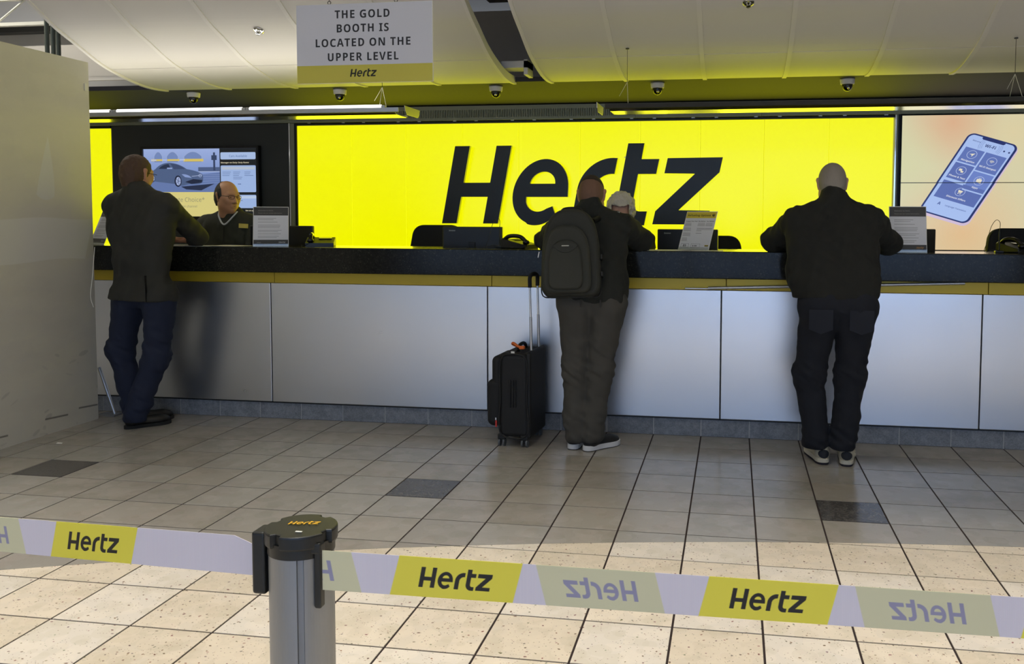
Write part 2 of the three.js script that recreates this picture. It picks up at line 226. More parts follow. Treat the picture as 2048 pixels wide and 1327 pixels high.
// ---------- counter ----------
const joints = [-4.46, -2.94, -1.415, 0.12, 1.643, 3.2, 4.72];
const counter = thing('service_counter', 'long service counter front of brushed steel panels with gold band', 'counter', [0, 0, 0]);
part('carcass', [span(-4.46, 4.72, 0.11, 1.016, -1.32, -1.21), span(-4.46, 4.72, 0, 0.12, -1.32, -1.232)], M.black, counter);
for (let i = 0; i < joints.length - 1; i++) {
  part('steel_panel', metric(rbox(joints[i + 1] - joints[i] - 0.005, 0.822, 0.022, (joints[i] + joints[i + 1]) / 2, 0.533, -1.2, 0.004), 0.7, i * 0.3, i * 0.7), M.steel, counter).userData.label = 'brushed steel front panel';
  part('gold_band', rbox(joints[i + 1] - joints[i] - 0.003, 0.072, 0.02, (joints[i] + joints[i + 1]) / 2 + 0.03, 0.981, -1.197, 0.003), M.gold, counter).userData.label = 'gold band under the granite';
}
part('kick_joint', span(-4.46, 4.6, 0, 0.116, -1.2315, -1.2215), M.kickJoint, counter);
for (let i = -15; i < 15; i++) part('kick_tile', metric(box(W - 0.006, 0.118, 0.012, (i + 0.5) * W, 0.06, -1.2245), 1.5, i * 0.31, i * 0.17), M.kick, counter);
const topG = metric(rbox(9.3, 0.172, 0.46, 0.13, 1.104, -1.37, 0.006, 3), 2.2);
tag(part('granite_worktop', topG, M.granite), 'thick black speckled granite worktop running along the counter', 'worktop');
const desk = thing('staff_desk', 'lower dark desk behind the granite worktop', 'desk');
part('desk_top', span(-4.4, 4.7, 0.99, 1.02, -1.81, -1.605), M.black, desk);
for (const x of [-4.3, -2.8, -0.9, 0.45, 2.2, 4.6]) part('support', span(x - 0.02, x + 0.02, 0, 0.99, -1.79, -1.65), M.black, desk);
const rail = thing('trim_rail', 'loose bare metal rail leaning along the gold band of the counter', 'rail');
part('bar', rod([1.56, 0.957, -1.172], [3.09, 1.0115, -1.172], 0.0095, 12), M.alu, rail); part('flat_end', rbox(0.15, 0.008, 0.014, 1.49, 0.954, -1.172, 0.002), M.alu, rail);

// ---------- back wall fittings ----------
const WZ = -3.6;
const lightbox = thing('light_wall', 'long glowing yellow light wall of ten upright panels', 'light wall', [0, 0, WZ]);
const lbx = [-2.432, -1.878, -1.339, -0.787, -0.251, 0.324, 0.874, 1.411, 1.968, 2.524, 3.06];
for (let i = 0; i < 10; i++) part('glow_panel', rbox(lbx[i + 1] - lbx[i] - 0.003, 1.36, 0.012, (lbx[i] + lbx[i + 1]) / 2, 1.585, -0.006, 0.002), M.glow, lightbox);
part('backing', span(-2.44, 3.07, 0.9, 2.268, -0.06, -0.016), M.white, lightbox);
part('header_track', span(-2.44, 3.07, 2.268, 2.284, -0.05, 0.012), M.black, lightbox);
for (let i = 0; i < 20; i++) part('clip', box(0.03, 0.008, 0.01, -2.3 + i * 0.275 + (i % 2) * 0.07, 2.289, 0.01), M.alu, lightbox);
areaLight(rgb(1, 0.98, 0.02), 1.5, 5.48, 1.34, [0.314, 1.585, WZ + 0.01], [0.314, 1.585, 5]);
const strip = thing('light_wall', 'narrow glowing yellow light panel between the partition and the black wall', 'light wall', [0, 0, WZ]);
part('glow_panel', rbox(1.2, 1.36, 0.012, -5.02, 1.585, -0.006, 0.002), M.glow, strip); part('backing', span(-5.63, -4.41, 0.9, 2.268, -0.06, -0.016), M.white, strip); part('header_track', span(-5.63, -4.41, 2.268, 2.29, -0.05, 0.012), M.black, strip);
areaLight(rgb(1, 0.98, 0.02), 1.0, 1.2, 1.34, [-5.02, 1.585, WZ + 0.01], [-5.02, 1.585, 5]);
tag(part('display_panel', rbox(1.9, 2.29, 0.06, -3.46, 1.145, WZ - 0.03, 0.004), M.blackWall), 'matt black wall panel behind the wide television', 'wall panel');
const col = (x0, x1, label) => { const o = thing('frame_post', label, 'post', [0, 0, WZ]); part('face', span(x0 + 0.012, x1 - 0.022, 0, 2.29, -0.05, 0.01), M.olive, o); part('edge_strip', span(x0, x0 + 0.011, 0, 2.29, -0.05, 0.02), M.chrome, o); part('edge_strip', span(x1 - 0.021, x1, 0, 2.29, -0.05, 0.005), M.black, o); };
col(-2.508, -2.436, 'narrow olive upright post between the television panel and the light wall'); col(3.07, 3.118, 'narrow olive upright post between the light wall and the screens');
const grille = thing('air_grille', 'grey air grille with narrow upright slots above the light wall', 'grille', [0, 0, WZ]);
part('frame', [span(-5.6, 0.83, 2.292, 2.318, -0.08, 0.03), span(-5.6, 0.83, 2.388, 2.424, -0.08, 0.03)], M.olive, grille); part('duct_back', span(-5.6, 0.83, 2.318, 2.388, -0.079, -0.072), M.olive, grille);
{ const f = []; for (let x = -5.6; x < 0.83; x += 0.0165) f.push(box(0.0105, 0.07, 0.02, x, 2.353, 0.018)); part('fins', merge(f), M.olive, grille).userData.kind = 'stuff'; }
tag(part('grille_fascia', [span(0.832, 1.94, 2.292, 2.424, WZ - 0.07, WZ + 0.03), span(1.943, 3.11, 2.292, 2.424, WZ - 0.07, WZ + 0.03), span(3.113, 6, 2.292, 2.424, WZ - 0.07, WZ + 0.03)], M.olive), 'plain grey fascia strip above the screens continuing the air grille', 'fascia');
// letters
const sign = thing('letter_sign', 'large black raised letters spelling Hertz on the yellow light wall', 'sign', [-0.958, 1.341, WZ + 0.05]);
markShapes(0.71).forEach((s) => part('letter', new THREE.ExtrudeGeometry(s, { depth: 0.045, bevelEnabled: false, curveSegments: 12 }), [M.letter, M.letterSideGlow], sign));  // side faces coloured olive-yellow to carry the glow of the light wall
{ for (const [x, y] of [[0.1, 0.3], [0.5, 0.3], [0.95, 0.25], [1.1, 0.5], [1.3, 0.2], [1.7, 0.3], [1.7, 0.6], [2.05, 0.07], [2.3, 0.07], [2.4, 0.52]]) part('standoff', rod([x, y, -0.05], [x, y, 0.002], 0.006, 6), M.alu, sign); }
// ---------- screens ----------
const screenMat = (tex, k) => mat({ color: '#050505', emissive: rgb(k, k, k), emissiveMap: tex, roughness: 0.25 });
const tvTex = canvasTex(1280, 720, (c) => {
  c.fillStyle = '#1b1f22'; c.fillRect(0, 0, 1280, 720);
  let g = c.createLinearGradient(0, 0, 0, 460); g.addColorStop(0, '#a9bdf0'); g.addColorStop(0.55, '#8ba3dc'); g.addColorStop(1, '#6f86bb'); c.fillStyle = g; c.fillRect(0, 0, 862, 458);
  c.fillStyle = '#7d94c9'; for (const [x, w] of [[120, 95], [265, 130], [462, 200]]) { c.beginPath(); c.moveTo(x, 140); c.lineTo(x, 80); c.quadraticCurveTo(x + w / 2, -20, x + w, 80); c.lineTo(x + w, 140); c.fill(); c.strokeStyle = '#a9bbe6'; c.lineWidth = 6; c.stroke(); }
  c.fillStyle = '#e8cf6a'; c.fillRect(85, 108, 130, 20); c.fillRect(270, 108, 140, 20); c.fillRect(455, 106, 225, 28); c.fillStyle = '#cdd8f2'; c.fillRect(85, 112, 60, 12); c.fillRect(215, 112, 50, 10); c.fillRect(410, 110, 60, 12);
  c.fillStyle = '#55678f'; c.fillRect(620, 195, 240, 45); c.fillStyle = '#3c4a6b'; c.fillRect(790, 40, 22, 190); c.fillRect(770, 70, 60, 50); c.fillStyle = '#aebde4'; c.fillRect(620, 238, 242, 10);
  c.fillStyle = '#6d83b8'; c.beginPath(); c.moveTo(0, 330); c.lineTo(862, 250); c.lineTo(862, 458); c.lineTo(0, 458); c.fill(); c.strokeStyle = '#8da2d2'; c.lineWidth = 4; for (let i = 0; i < 5; i++) { c.beginPath(); c.moveTo(640, 268 + i * 26); c.lineTo(862, 276 + i * 20); c.stroke(); }
  c.fillStyle = '#2a3450'; c.beginPath(); c.moveTo(420, 400); c.lineTo(800, 370); c.lineTo(650, 440); c.lineTo(480, 430); c.fill();
  c.fillStyle = '#55688f'; c.beginPath(); c.moveTo(60, 330); c.quadraticCurveTo(70, 240, 130, 215); c.quadraticCurveTo(190, 148, 290, 146); c.quadraticCurveTo(400, 150, 490, 215); c.quadraticCurveTo(620, 235, 665, 270); c.quadraticCurveTo(680, 300, 668, 350); c.quadraticCurveTo(640, 385, 520, 372); c.lineTo(430, 392); c.lineTo(340, 370); c.lineTo(120, 345); c.fill();
  c.fillStyle = '#2b3753'; c.beginPath(); c.moveTo(170, 210); c.quadraticCurveTo(215, 160, 285, 160); c.lineTo(310, 212); c.fill(); c.fillStyle = '#404f74'; c.beginPath(); c.moveTo(305, 155); c.quadraticCurveTo(400, 160, 475, 212); c.lineTo(345, 216); c.fill();
  c.fillStyle = '#93a8dc'; c.beginPath(); c.moveTo(430, 270); c.quadraticCurveTo(500, 262, 545, 308); c.lineTo(470, 300); c.fill(); c.strokeStyle = '#b9c8ef'; c.lineWidth = 5; c.beginPath(); c.moveTo(545, 292); c.lineTo(662, 278); c.stroke(); c.beginPath(); c.arc(640, 284, 15, 0, 7); c.stroke();
  c.fillStyle = '#232c45'; c.beginPath(); c.moveTo(470, 350); c.lineTo(560, 320); c.lineTo(665, 330); c.lineTo(655, 358); c.lineTo(540, 372); c.fill();
  for (const [x, y, rx, ry] of [[388, 342, 40, 60], [100, 312, 26, 40]]) { c.fillStyle = '#1f2740'; c.beginPath(); c.ellipse(x, y, rx, ry, 0, 0, 7); c.fill(); c.fillStyle = '#aebde6'; c.beginPath(); c.ellipse(x + 3, y, rx * 0.7, ry * 0.76, 0, 0, 7); c.fill(); c.strokeStyle = '#4a5a85'; c.lineWidth = 5; for (let k = 0; k < 5; k++) { c.beginPath(); c.moveTo(x + 3, y); c.lineTo(x + 3 + Math.cos(k * 1.257) * rx * 0.65, y + Math.sin(k * 1.257) * ry * 0.7); c.stroke(); } }
  c.fillStyle = '#9db0e2'; c.fillRect(265, 198, 60, 14);
  c.fillStyle = '#e9dc8c'; c.fillRect(0, 458, 862, 262); c.fillStyle = '#a3a07a'; c.font = '64px sans-serif'; c.textAlign = 'left'; c.fillText('Ultimate Choice*', 195, 562); c.font = '34px sans-serif'; c.fillText('Choose your own car on channel', 100, 622);
  const card = (x, y, w, h, col) => { c.fillStyle = col; c.beginPath(); c.roundRect(x, y, w, h, 12); c.fill(); };
  card(872, 40, 390, 75, '#b5ccf4'); c.fillStyle = '#5a76b0'; c.font = '32px sans-serif'; c.textAlign = 'center'; c.fillText('Cars Available', 1068, 92);
  c.fillStyle = '#f2e7c4'; c.font = 'bold 22px sans-serif'; c.textAlign = 'left'; c.fillText('Manager on Duty: Duty Name', 874, 156);
  card(872, 178, 390, 282, '#a9c3f2'); card(872, 488, 390, 140, '#a9c3f2'); c.fillStyle = '#c3cfe0'; c.fillRect(884, 192, 366, 30); c.fillStyle = '#c9dbf7'; c.fillRect(872, 500, 390, 26);
  c.fillStyle = '#6d84b5'; for (const [x, n] of [[890, 3], [1010, 5], [1135, 3]]) for (let i = 0; i < n; i++) c.fillRect(x, 246 + i * 18, 60 + ((i * 37 + x) % 45), 5); c.fillRect(1060, 370, 36, 9); c.fillRect(1010, 545, 100, 6);
  c.fillStyle = '#f2e7c4'; c.font = 'bold 20px sans-serif'; c.fillText('See an agent', 1140, 660);
});
const tv = thing('television', 'wide wall television showing a grey car advert and a list', 'television', [-3.425, 1.724, -3.575]);
part('bezel', [box(1.25, 0.025, 0.05, 0, 0.3425, 0.015), box(1.25, 0.028, 0.05, 0, -0.341, 0.015), box(0.022, 0.66, 0.05, -0.614, 0, 0.015), box(0.022, 0.66, 0.05, 0.614, 0, 0.015), box(1.2, 0.66, 0.02, 0, 0, -0.005)], M.blackGloss, tv);
part('screen', new THREE.PlaneGeometry(1.206, 0.66).translate(0, 0, 0.022), screenMat(tvTex, 0.8), tv).userData.label = 'lit television screen with a car advert';
areaLight(rgb(0.6, 0.7, 1), 0.25, 1.2, 0.66, [-3.425, 1.724, -3.545], [-3.425, 1.724, 5]);
const wallTex = canvasTex(1024, 1152, (c, w, h) => {
  c.fillStyle = '#e0d8b0'; c.fillRect(0, 0, w, h);
  for (const [x, y, r, col] of [[420, 60, 420, '230,178,140'], [520, 1000, 620, '238,196,148'], [0, 420, 420, '222,222,172'], [900, 150, 300, '232,216,170']]) { const g = c.createRadialGradient(x, y, 0, x, y, r); g.addColorStop(0, `rgba(${col},.85)`); g.addColorStop(1, `rgba(${col},0)`); c.fillStyle = g; c.fillRect(0, 0, w, h); }
  const X = (x) => (x - 3.118) / 1.02 * w, Y = (y) => (2.28 - y) / 1.146 * h, tl = [X(3.672), Y(2.135)], tr = [X(4.07), Y(2.012)], bl = [X(3.268), Y(1.475)];
  c.save(); c.setTransform((tr[0] - tl[0]) / 100, (tr[1] - tl[1]) / 100, (bl[0] - tl[0]) / 190, (bl[1] - tl[1]) / 190, tl[0], tl[1]);
  const rr = (x, y, a, b, r, f) => { c.fillStyle = f; c.beginPath(); c.roundRect(x, y, a, b, r); c.fill(); };
  rr(3, 2, 100, 194, 14, '#d9c4dd'); rr(0, 0, 100, 190, 13, '#24306b'); rr(3.5, 3, 92, 184, 10, '#aec6f7'); rr(28, 0, 46, 8, 4, '#24306b');
  rr(10, 32, 38, 34, 0, '#6277bb'); rr(51, 32, 41, 42, 0, '#6277bb'); rr(10, 69, 38, 37, 0, '#5d70b4'); rr(51, 77, 41, 44, 0, '#6f86cd'); rr(10, 109, 82, 42, 0, '#5d70b4'); rr(10, 109, 38, 3, 0, '#aec6f7'); rr(51, 118, 41, 3, 0, '#aec6f7');
  c.fillStyle = '#29356c'; c.font = 'bold 9px sans-serif'; c.textAlign = 'center'; c.fillText('Wi-Fi', 52, 22); c.font = '4px sans-serif'; c.fillText('Welcome', 22, 16); c.strokeStyle = '#7d93cc'; c.lineWidth = 0.7; for (const s of [-1, 1]) for (const r of [16, 19, 22]) { c.beginPath(); c.arc(52, 19, r, s > 0 ? -0.5 : Math.PI - 0.5, s > 0 ? 0.5 : Math.PI + 0.5); c.stroke(); }
  c.fillStyle = '#29356c'; c.beginPath(); c.arc(80, 20, 1.8, 0, 7); c.arc(90, 20, 1.8, 0, 7); c.fill();
  const icon = (x, y, t, f) => { c.strokeStyle = '#b9c7ee'; c.lineWidth = 1; c.beginPath(); c.arc(x, y, 9, 0, 7); c.stroke(); c.fillStyle = '#eee6cf'; f(x, y); c.fillStyle = '#e6e8f2'; c.font = 'bold 5.2px sans-serif'; c.fillText(t, x, y + 17); };
  icon(29, 45, 'Navigation', (x, y) => { c.beginPath(); c.moveTo(x - 5, y); c.lineTo(x + 5, y - 4); c.lineTo(x + 1, y + 5); c.lineTo(x, y + 1); c.fill(); });
  icon(71, 48, 'Wi-Fi Hotspot', (x, y) => { c.strokeStyle = '#eee6cf'; for (const r of [2, 4, 6]) { c.beginPath(); c.arc(x, y + 4, r, -2.4, -0.75); c.stroke(); } });
  icon(29, 84, 'Phone & Text', (x, y) => { c.fillRect(x - 5, y - 4, 6, 5); c.fillRect(x, y, 5, 4); });
  icon(71, 94, 'Apps', (x, y) => { c.fillRect(x - 5, y - 3, 10, 7); c.strokeStyle = '#eee6cf'; c.strokeRect(x - 2, y - 5, 4, 2); });
  icon(51, 127, 'Discount Offers', (x, y) => { c.beginPath(); c.moveTo(x - 5, y - 4); c.lineTo(x + 5, y - 3); c.lineTo(x + 3, y + 2); c.lineTo(x - 3, y + 2); c.fill(); c.beginPath(); c.arc(x - 2, y + 4, 1.2, 0, 7); c.arc(x + 2, y + 4, 1.2, 0, 7); c.fill(); });
  c.fillStyle = '#3b4a8c'; c.font = 'bold 9px sans-serif'; c.fillText('A', 28, 166); c.font = '4.5px sans-serif'; c.fillText('Language Translation', 62, 165); c.restore();
});
for (const [i, y0] of [[0, 1.705], [1, 1.132]]) {
  const s = thing('wall_screen', ['upper video wall screen showing the top of a tilted phone', 'lower video wall screen showing the bottom of a tilted phone'][i], 'screen', [3.628, y0 + 0.2865, -3.57]);
  const pl = new THREE.PlaneGeometry(1.016, 0.567).translate(0, 0, 0.022), uv = pl.attributes.uv; for (let k = 0; k < 4; k++) uv.setY(k, uv.getY(k) * 0.5 + (i ? 0 : 0.5));
  part('bezel', [box(1.02, 0.003, 0.04, 0, 0.285, 0.004), box(1.02, 0.003, 0.04, 0, -0.285, 0.004), box(0.003, 0.57, 0.04, -0.5085, 0, 0.004), box(0.003, 0.57, 0.04, 0.5085, 0, 0.004), box(1.016, 0.567, 0.02, 0, 0, 0)], M.blackGloss, s);
  part('screen', pl, screenMat(wallTex, 0.88), s).userData.label = 'lit screen';
}
areaLight(rgb(1, 0.86, 0.7), 0.3, 1.0, 1.13, [3.628, 1.705, -3.54], [3.628, 1.705, 5]);

// ---------- pendant fittings, cameras, sprinklers ----------
function pendant(x0, x1, lit, label, hangs, py = 2.13, pz = -1.5, up = 6) {
  const o = thing('pendant_light', label, 'light', [0, py, pz]), len = x1 - x0, mid = (x0 + x1) / 2;
  const prof = [[-0.13, -0.022], [-0.1, -0.032], [0.1, -0.032], [0.128, -0.018], [0.132, 0.006], [0.126, 0.006], [0.12, -0.014], [0.098, -0.026], [-0.098, -0.026], [-0.122, -0.014]];
  part('tray', extrude(prof.map(([z, y]) => [z, y]), len - 0.16).rotateY(-Math.PI / 2).translate(x1 - 0.08, 0, 0), M.mirrorMetal, o);
  part('spine', rbox(len - 0.3, 0.03, 0.05, mid, -0.008, -0.02, 0.006), lit ? M.white : M.darkMetal, o);
  part('front_lip', extrude([[0.126, -0.02], [0.14, -0.016], [0.142, 0.012], [0.13, 0.012]], len - 0.1).rotateY(-Math.PI / 2).translate(x1 - 0.05, 0, 0), lit ? M.alu : M.lipDark, o);
  for (const s of [-1, 1]) part('end_wing', extrude([[-0.11, -0.034], [0.11, -0.034], [0.138, -0.014], [0.15, 0.022], [-0.15, 0.022], [-0.138, -0.014]], 0.004).rotateY(-Math.PI / 2).translate(s > 0 ? x1 : x0, 0, 0), M.alu, o);
  const ty = lit ? 0.022 : -0.008, tz = lit ? 0.115 : 0.06, n = Math.max(1, Math.round((len - 0.3) / 1.2)), tl = (len - 0.3) / n;
  for (let i = 0; i < n; i++) { const a = x0 + 0.15 + i * tl; part('lamp_tube', rod([a + 0.03, ty, tz], [a + tl - 0.03, ty, tz], 0.0135, 12), lit ? M.tube : M.white, o); for (const q of [a + 0.015, a + tl - 0.015]) part('lamp_holder', rbox(0.028, 0.03, 0.028, q, ty - 0.006, tz, 0.004), M.alu, o); }
  for (const x of hangs) { const y = onCeiling(pz) - py; part('cable', rod([x, 0.17, 0], [x, y, 0], 0.0016, 6), M.darkMetal, o); part('cable', rod([x, 0.17, 0], [x + 0.02, 0.0, 0.11], 0.0016, 6), M.steelWhite, o); part('cable', rod([x, 0.17, 0], [x - 0.004, 0.0, -0.11], 0.0016, 6), M.steelWhite, o); part('cable', rod([x, 0.17, 0], [x - 0.05, 0.075, 0.02], 0.0013, 6), M.steelWhite, o); part('ceiling_cap', new THREE.CylinderGeometry(0.012, 0.012, 0.006, 12).translate(x, y - 0.003, 0), M.black, o); }
  if (lit) { const u = areaLight(rgb(1, 0.95, 0.86), up, len - 0.4, 0.1, [mid, py + 0.042, pz + 0.08], [mid, 5, pz + 0.08]); areaLight(rgb(1, 0.95, 0.86), up * 0.25, len - 0.4, 0.03, [mid, py + 0.025, pz + 0.13], [mid, py - 0.13, pz + 1.5]); return u; }
}
pendant(-3.9, -0.5, true, 'lit pendant strip light with white tubes hanging over the counter', [-0.72, -3.3]);
pendant(0.82, 5.0, false, 'unlit pendant strip light hanging in front of the air grille and screens', [1.0, 3.43, 4.6]);
pendant(-5.2, -1.4, true, 'lit pendant strip light over the hall floor in front of the partition', [-1.7, -4.4], 2.75, 1.1, 9);
pendant(2.0, 5.8, true, 'lit pendant strip light over the hall floor near the screen side', [2.4, 5.0], 2.75, 1.1, 10);
for (const [i, x] of [-2.768, -1.465, -0.156, 1.122, 2.532].entries()) {
  const o = thing('dome_camera', 'small dome security camera with smoked bubble under the soffit', 'camera', [x, 2.434, -2.45], 0, 'dome cameras under the soffit');
  part('mount', lathe([[0, 0], [0.054, 0], [0.054, -0.012], [0.05, -0.04], [0.046, -0.044], [0, -0.044]]), M.white, o);
  part('bubble', new THREE.SphereGeometry(0.038, 24, 12, 0, 7, Math.PI / 2, Math.PI / 2).scale(1, 1.1, 1).translate(0, -0.052, 0), M.blackGloss, o); part('ring', new THREE.CylinderGeometry(0.04, 0.04, 0.012, 24).translate(0, -0.047, 0), M.blackPlastic, o); part('lens', new THREE.SphereGeometry(0.012, 12, 8).translate(0.005, -0.07, 0.028), M.chrome, o);
}
for (const [x, z, l] of [[-1.457, -1.17, 'chrome sprinkler head in the ceiling near the lit pendant light'], [1.783, -1.06, 'chrome sprinkler head in the ceiling over the unlit pendant light']]) {
  const o = thing('sprinkler_head', l, 'sprinkler', [x, onCeiling(z) - 0.001, z]); o.rotation.x = -0.42;
  part('rose', lathe([[0, 0.002], [0.036, 0], [0.034, -0.008], [0.02, -0.012], [0.016, -0.006], [0, -0.006]], 24), M.chrome, o); part('frame', [rod([-0.01, -0.006, 0], [-0.006, -0.03, 0], 0.003, 6), rod([0.01, -0.006, 0], [0.006, -0.03, 0], 0.003, 6)], M.chrome, o); part('deflector', lathe([[0, -0.028], [0.014, -0.03], [0.014, -0.033], [0, -0.033]], 16), M.chrome, o);
}
// ---------- hanging board ----------
const boardTex = canvasTex(1024, 576, (c, w, h) => {
  c.fillStyle = '#c6c7cf'; c.fillRect(0, 0, w, h); c.fillStyle = '#bdb446'; c.fillRect(0, h * 0.775, w, h);
  c.fillStyle = '#1d1d22'; c.font = 'bold 80px sans-serif'; c.textAlign = 'center'; if ('letterSpacing' in c) c.letterSpacing = '5px';
  [['THE GOLD', 505, 105], ['BOOTH IS', 505, 207], ['LOCATED ON THE', 505, 311], ['UPPER LEVEL', 505, 415]].forEach(([t, x, y]) => c.fillText(t, x, y));
  c.fillStyle = '#17150a'; drawMark(c, 405, 533, 56);
});
const board = thing('hanging_sign', 'hanging board reading the gold booth is located on the upper level', 'sign', [-0.087, 2.2475, 0.3]);
part('panel', rbox(0.704, 0.385, 0.01, 0, 0, -0.006, 0.002), M.white, board); part('print', new THREE.PlaneGeometry(0.702, 0.383).translate(0, 0, 0.0002), mat({ map: boardTex, roughness: 0.5 }), board).userData.label = 'white print with yellow foot';
for (const x of [-0.18, 0.165]) { part('ring', new THREE.TorusGeometry(0.008, 0.0016, 8, 16).translate(x, 0.2, -0.006), M.darkMetal, board); part('wire', rod([x, 0.208, -0.006], [x, onCeiling(0.3) - 2.2475, -0.006], 0.001, 6), M.darkMetal, board); }

// ---------- barrier post and tapes ----------
const PX = 1.2056, PZ = 3.543;
const post = thing('barrier_post', 'grey aluminium queue barrier post with black cap', 'post', [PX, 0, PZ]);
{ const s = new THREE.Shape(), R = 0.038; let first = true; for (let k = 0; k < 4; k++) { const a0 = k * Math.PI / 2 + 0.42; for (let i = 0; i <= 14; i++) { const a = a0 + 0.11 + (Math.PI / 2 - 0.22) * i / 14; s[first ? 'moveTo' : 'lineTo'](R * Math.cos(a), R * Math.sin(a)); first = false; } const e = a0 + Math.PI / 2; for (const d of [-0.1, 0.1]) s.lineTo((R - 0.006) * Math.cos(e + d), (R - 0.006) * Math.sin(e + d)); }
  part('tube', new THREE.ExtrudeGeometry(s, { depth: 0.975, bevelEnabled: false }).rotateX(-Math.PI / 2).translate(0, 0.03, 0), M.postAlu, post); }
part('base', lathe([[0, 0], [0.17, 0], [0.17, 0.01], [0.15, 0.022], [0.06, 0.034], [0.037, 0.05], [0.037, 0.06], [0, 0.06]], 48), M.darkMetal, post);
{ const s = new THREE.Shape(), pts = []; for (let i = 0; i < 96; i++) { const a = i / 96 * Math.PI * 2, q = ((a + 0.5) % (Math.PI / 2)), n = q < 0.34 ? 0.86 : 1; pts.push(new THREE.Vector2(0.041 * n * Math.cos(a), 0.041 * n * Math.sin(a))); } s.setFromPoints(pts);
  const cap = part('cap', [new THREE.ExtrudeGeometry(s, { depth: 0.012, bevelEnabled: true, bevelSize: 0.0015, bevelThickness: 0.0025, bevelSegments: 2 }).rotateX(-Math.PI / 2).translate(0, 1.012, 0), new THREE.CylinderGeometry(0.0392, 0.0392, 0.016, 48).translate(0, 1.006, 0)], M.blackPlastic, post);
  const mk = new THREE.ShapeGeometry(markShapes(0.0105)).translate(-0.0205, -0.0055, 0).rotateX(-Math.PI / 2).rotateY(0.2).translate(0.002, 1.0275, -0.008); part('cap_print', mk, mat({ color: '#d9a812', roughness: 0.5 }), cap).userData.label = 'yellow Hertz print on the cap'; part('cap_mark', box(0.008, 0.0006, 0.003, 0.008, 1.0272, 0.022), M.paper, cap); }
part('tape_slot', [rbox(0.008, 0.078, 0.012, 0.0335, 0.978, 0.0225, 0.002), rbox(0.014, 0.014, 0.014, 0.031, 1.01, 0.022, 0.003)], M.blackPlastic, post);
part('tape_clip', rbox(0.018, 0.076, 0.03, -0.046, 0.984, 0.004, 0.004), M.blackPlastic, post);
function ribbon(pts, hTop, hBot, tex, u0, u1) {   // pts [[x, y, z]]: centre line; a thin band with two faces
  const P = [], U = [], I = [], n = pts.length, t = 0.0004;
  pts.forEach(([x, y, z], i) => { const u = (x - u0) / (u1 - u0), a = hTop(x), b = hBot(x); for (const s of [1, -1]) { P.push(x, y + a, z + s * t, x, y - b, z + s * t); U.push(u, 0.5 + a / 0.048, u, 0.5 - b / 0.048); } });
  for (let i = 0; i < n - 1; i++) { const k = i * 4, m = k + 4; I.push(k + 1, m + 1, k, m + 1, m, k, k + 2, m + 2, k + 3, m + 2, m + 3, k + 3, k, m, k + 2, m, m + 2, k + 2, k + 3, m + 3, k + 1, m + 3, m + 1, k + 1); }
  const g = new THREE.BufferGeometry(); g.setAttribute('position', new THREE.Float32BufferAttribute(P, 3)); g.setAttribute('uv', new THREE.Float32BufferAttribute(U, 2)); g.setIndex(I); const q = g.toNonIndexed(); q.computeVertexNormals(); return q;
}
function tapeTex(len, blocks) {   // blocks [from, to, kind] in metres along the tape
  return canvasTex(2048, 96, (c, w, h) => { c.fillStyle = '#cfc8d3'; c.fillRect(0, 0, w, h); const k = w / len, sl = 0.012 * k;
    for (let i = 0; i < w; i += 3) { c.fillStyle = `rgba(255,255,255,${0.02 + 0.04 * rnd()})`; c.fillRect(i, 0, 2, h); }
    for (const [a, b, kind] of blocks) { c.fillStyle = kind ? '#dfd343' : '#cbc7a4'; const s = kind ? 1 : -1; c.beginPath(); c.moveTo(a * k + s * sl / 2, 0); c.lineTo(b * k + s * sl / 2, 0); c.lineTo(b * k - s * sl / 2, h); c.lineTo(a * k - s * sl / 2, h); c.fill(); c.fillStyle = kind ? '#14100f' : '#8e8ba5'; c.save(); c.translate((a + b) / 2 * k, h * 0.75); c.scale(s * k / (h / 0.048), 1); drawMark(c, -1.83 * h * 0.5, 0, h * 0.5); c.restore(); } });
}
const lx0 = 0.35, lx1 = 1.152, rx0 = 1.2436, rx1 = 2.6;
const lt = []; for (let i = 0; i <= 40; i++) { const x = lx0 + (lx1 - lx0) * i / 40; lt.push([x, 0.9615 + (x - 0.73) * 0.051, 3.473 + (x - 0.73) * 0.155]); }
const rt = []; for (let i = 0; i <= 40; i++) { const x = rx0 + (rx1 - rx0) * i / 40, q = x - rx0; rt.push([x, 0.984 - 0.0443 * q, 3.567 - 0.1117 * q]); }
const leftTape = tag(part('barrier_tape', ribbon(lt, (x) => 0.024 - (x > 1.125 ? 0.014 * Math.min(1, ((x - 1.125) / 0.02) ** 0.7) : 0), () => 0.024, 0, lx0, lx1), mat({ map: tapeTex(lx1 - lx0, [[0.284, 0.419, 0], [0.474, 0.608, 1]]), roughness: 0.55 })), 'white and yellow queue tape with a frayed corner, clipped into the post', 'tape');
const rightTape = tag(part('barrier_tape', ribbon(rt, () => 0.0235, () => 0.0235, 0, rx0, rx1), mat({ map: tapeTex(rx1 - rx0, [[-0.1, 0.04, 0], [0.085, 0.228, 1], [0.255, 0.391, 0], [0.441, 0.586, 1], [0.616, 0.765, 0], [0.8, 0.945, 1], [0.975, 1.12, 0], [1.16, 1.305, 1]]), roughness: 0.55 })), 'white and yellow queue tape pulled taut out of the post', 'tape');
